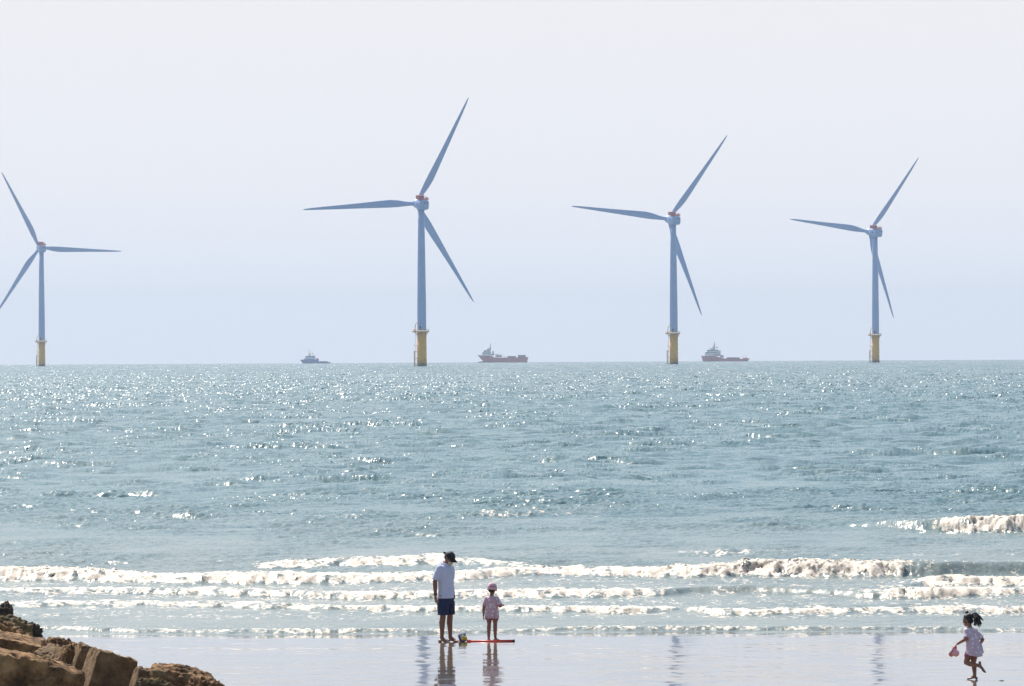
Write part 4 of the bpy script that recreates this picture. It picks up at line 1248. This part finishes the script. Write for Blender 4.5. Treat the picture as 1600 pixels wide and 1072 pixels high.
def rock_mesh(dims, seed, squash=0.5, rough=0.14, sub=6, boxy=0.55):
    bm = bmesh.new()
    bmesh.ops.create_icosphere(bm, subdivisions=sub, radius=1.0)
    off = Vector((seed * 13.7, seed * 5.1, seed * 9.3))
    for v in bm.verts:
        p = v.co.normalized()
        # between a ball and a box
        m = max(abs(p.x), abs(p.y), abs(p.z))
        q = p * (1 - boxy) + p / m * boxy * 0.86
        n1 = noise.noise(p * 1.3 + off) * 1.0
        n2 = noise.noise(p * 3.1 + off * 1.7) * 0.5
        n3 = noise.turbulence(p * 6.5 + off, 4, False) - 0.5
        n4 = noise.noise(p * 24 + off) * 0.10 + noise.noise(p * 52 + off) * 0.06
        n5 = abs(noise.noise(p * 13 + off * 2.1)) * 0.45
        q = q * (1 + rough * (n1 + n2 + 0.75 * n3 + n4 - n5))
        v.co = Vector((q.x * dims[0] / 2, q.y * dims[1] / 2, q.z * dims[2] / 2))
    me = bpy.data.meshes.new("rock")
    bm.to_mesh(me); bm.free()
    return me


def rock(px, py_top, D, dims, rot, seed, m, label, rough=0.14, boxy=0.55, name="rock", group="rocks at the water's edge"):
    """top of the rock seen at (px, py_top)"""
    t = at(px, py_top, D)
    o = link(name, rock_mesh(dims, seed, rough=rough, boxy=boxy), m, None, True)
    o.location = (t.x, t.y, t.z - dims[2] * 0.46)
    o.rotation_euler = tuple(math.radians(a) for a in rot)
    tag(o, label, "rock", group)
    return o


def block(px, py_top, D, dims, rot, seed, label, rough=0.02, m=M_CONC):
    bm = bmesh.new()
    bmesh.ops.create_cube(bm, size=1.0)
    for v in bm.verts: v.co = Vector((v.co.x * dims[0], v.co.y * dims[1], v.co.z * dims[2]))
    bmesh.ops.bevel(bm, geom=list(bm.edges), offset=0.028, segments=2, affect='EDGES', profile=0.5)
    bmesh.ops.subdivide_edges(bm, edges=[e for e in bm.edges if e.calc_length() > 0.1], cuts=22, use_grid_fill=True)
    bmesh.ops.triangulate(bm, faces=[f for f in bm.faces if len(f.verts) > 4])
    off = Vector((seed * 7.7, seed * 3.1, seed))
    bm.normal_update()
    for v in bm.verts:
        p = v.co
        n = noise.noise(p * 2.2 + off) + 0.5 * noise.noise(p * 6 + off)
        top = max(0.0, (p.z / dims[2] - 0.30) / 0.2)
        n2 = noise.turbulence(p * 9 + off, 4, False) - 0.55
        k = rough * n + (0.05 * min(1, top)) * n2
        v.co = p + v.normal * k
    me = bpy.data.meshes.new("concrete_block")
    bm.to_mesh(me); bm.free()
    o = link("concrete_block", me, m, None, True)
    t = at(px, py_top, D)
    o.location = (t.x, t.y, t.z - dims[2] * 0.5)
    o.rotation_euler = tuple(math.radians(a) for a in rot)
    tag(o, label, "concrete block", "broken concrete blocks among the rocks")
    return o


rock(2, 941, 84.5, (0.42, 0.7, 1.0), (0, 14, 10), 1, M_ROCK3, "dark wet rock at the far left, highest of the pile, next to the water", 0.10, 0.3)
rock(6, 961, 82.5, (1.15, 1.0, 0.9), (0, 12, 20), 2, M_ROCK2, "mossy ochre rock just below the dark rock, washed by foam", 0.14, 0.35)
rock(42, 973, 83.6, (0.52, 0.6, 0.62), (0, 18, 35), 3, M_ROCK3, "small wet barnacled rock at the tip of the pile in the foam", 0.24, 0.3)
rock(-4, 970, 74.0, (1.25, 1.2, 0.95), (0, 16, 10), 4, M_ROCK, "rough jagged rock below the mossy one, crusted with barnacles", 0.2, 0.4)
rock(12, 989, 69.5, (1.28, 1.3, 0.75), (4, 11, 8), 5, M_ROCK, "flat topped slab of rock with a dark overhanging front, second lowest at left edge", 0.10, 0.8)
rock(92, 997, 71.0, (0.78, 1.0, 0.75), (0, 6, 30), 6, M_ROCK, "low brown boulder behind the concrete blocks", 0.18, 0.45)
rock(78, 1012, 66.9, (0.55, 0.9, 0.7), (8, 20, -12), 7, M_CONC, "pale smooth slab sloping right between the brown boulders", 0.07, 0.8)
rock(106, 1009, 66.2, (0.34, 0.6, 0.8), (0, 8, 12), 8, M_ROCK, "narrow rock with a dark hollow face left of the concrete blocks", 0.18, 0.6)
block(115, 1004, 65.9, (0.22, 0.55, 1.3), (0, 15, 16), 9, "thin concrete block, leftmost of the three upright blocks")
block(160, 1018, 64.6, (0.66, 0.58, 1.3), (0, 17, 22), 10, "largest upright concrete block with a broad sunlit left side")
block(216, 1043, 63.6, (0.28, 0.42, 0.9), (0, 15, 17), 11, "short concrete block, rightmost of the three, beside the rounded brown boulder")
rock(46, 1022, 63.5, (1.75, 1.2, 1.15), (0, 16, 4), 12, M_ROCK, "biggest brown boulder at the bottom left, sunlit top and black shadowed front", 0.10, 0.75)
rock(281, 1040, 64.1, (1.25, 1.0, 0.85), (0, 15, 8), 13, M_ROCK, "rounded brown boulder at the right end of the pile, pitted and cracked", 0.10, 0.45)
rock(247, 1045, 62.9, (0.26, 0.28, 0.2), (0, 8, 10), 14, M_CONC, "small smooth tan stone resting against the right boulder", 0.08, 0.3)
rock(240, 1060, 62.5, (0.6, 0.5, 0.6), (0, 10, 40), 15, M_ROCK2, "mossy rock at the bottom edge below the small smooth stone", 0.2, 0.5)
rock(318, 1058, 62.9, (0.55, 0.7, 0.55), (0, 12, 20), 16, M_ROCK, "last low rock of the pile, sloping down onto the wet sand", 0.2, 0.4)

# ------------------------------------------------------------------ haze
HZ = MB()
HZ.box((0, 6200, 90), (26500, 14400, 206))
hz = HZ.build("haze", None)
hm = bpy.data.materials.new("sea_haze")
hm.use_nodes = True
nt = hm.node_tree
nt.nodes.remove(nt.nodes["Principled BSDF"])
pv = nt.nodes.new("ShaderNodeVolumePrincipled")
pv.inputs["Color"].default_value = (0.57, 0.675, 0.815, 1)
pv.inputs["Density"].default_value = 0.000075
pv.inputs["Anisotropy"].default_value = 0.2
nt.links.new(pv.outputs[0], nt.nodes["Material Output"].inputs["Volume"])
hz.data.materials.append(hm)
tag(hz, kind="stuff")
USE_HAZE = True
if not USE_HAZE: bpy.data.objects.remove(hz)

# ------------------------------------------------------------------ light
SUN_EL, SUN_AZ = math.radians(50), math.radians(-27)
sd = Vector((math.sin(SUN_AZ) * math.cos(SUN_EL), math.cos(SUN_AZ) * math.cos(SUN_EL), math.sin(SUN_EL)))
sl = bpy.data.lights.new("sun", 'SUN')
sl.energy = 5.0; sl.angle = math.radians(0.53); sl.color = (1.0, 0.93, 0.83)
so = bpy.data.objects.new("sun", sl)
C.objects.link(so)
so.rotation_euler = sd.to_track_quat('Z', 'Y').to_euler()
so.location = sd * 300

w = bpy.data.worlds.new("World")
sc.world = w
w.use_nodes = True
nt = w.node_tree; L = nt.links.new; N = nt.nodes.new
bg = nt.nodes["Background"]
sky = N("ShaderNodeTexSky"); sky.sky_type = 'NISHITA'; sky.sun_disc = False
sky.sun_elevation = SUN_EL; sky.sun_rotation = SUN_AZ
sky.air_density = 1.3; sky.dust_density = 2.0; sky.ozone_density = 2.0
tc = N("ShaderNodeTexCoord"); sx = N("ShaderNodeSeparateXYZ")
L(tc.outputs["Generated"], sx.inputs[0])
ramp = N("ShaderNodeValToRGB")
e = ramp.color_ramp.elements
K = 0.1
cols = [(0.0, (0.665, 0.715, 0.815)), (0.018, (0.66, 0.695, 0.765)), (0.037, (0.672, 0.68, 0.722)), (0.08, (0.672, 0.672, 0.692)), (0.2, (0.65, 0.69, 0.76))]
e[0].position = cols[0][0]; e[0].color = (*cols[0][1], 1)
e[1].position = cols[-1][0]; e[1].color = (*cols[-1][1], 1)
for p_, c_ in cols[1:-1]:
    q = e.new(p_); q.color = (*c_, 1)
L(sx.outputs["Z"], ramp.inputs["Fac"])
vm = N("ShaderNodeVectorMath"); vm.operation = 'SCALE'; vm.inputs["Scale"].default_value = 1 / K
L(ramp.outputs["Color"], vm.inputs[0])
# hazy air scatters forward: the low sky is brighter on the sun's side
my = N("ShaderNodeMapRange"); my.interpolation_type = 'SMOOTHSTEP'
my.inputs[1].default_value = -0.2; my.inputs[2].default_value = 0.8; my.inputs[3].default_value = 0.56 / K; my.inputs[4].default_value = 1.0 / K
L(sx.outputs["Y"], my.inputs[0]); L(my.outputs[0], vm.inputs["Scale"])
mr = N("ShaderNodeMapRange"); mr.interpolation_type = 'SMOOTHSTEP'
mr.inputs[1].default_value = 0.09; mr.inputs[2].default_value = 0.25; mr.inputs[3].default_value = 0.0; mr.inputs[4].default_value = 1.0
L(sx.outputs["Z"], mr.inputs[0])
mx = N("ShaderNodeMix"); mx.data_type = 'RGBA'
L(mr.outputs[0], mx.inputs[0]); L(vm.outputs[0], mx.inputs[6]); L(sky.outputs[0], mx.inputs[7])
L(mx.outputs[2], bg.inputs["Color"])
bg.inputs["Strength"].default_value = K

# ------------------------------------------------------------------ render
sc.render.engine = 'CYCLES'
sc.view_settings.view_transform = 'Standard'
sc.view_settings.look = 'None'
sc.view_settings.gamma = 1.0
sc.view_settings.exposure = 0.42
sc.cycles.use_denoising = True
sc.cycles.max_bounces = 8
sc.cycles.volume_bounces = 0
sc.cycles.sample_clamp_indirect = 6.0
sc.cycles.caustics_reflective = False
sc.cycles.caustics_refractive = False
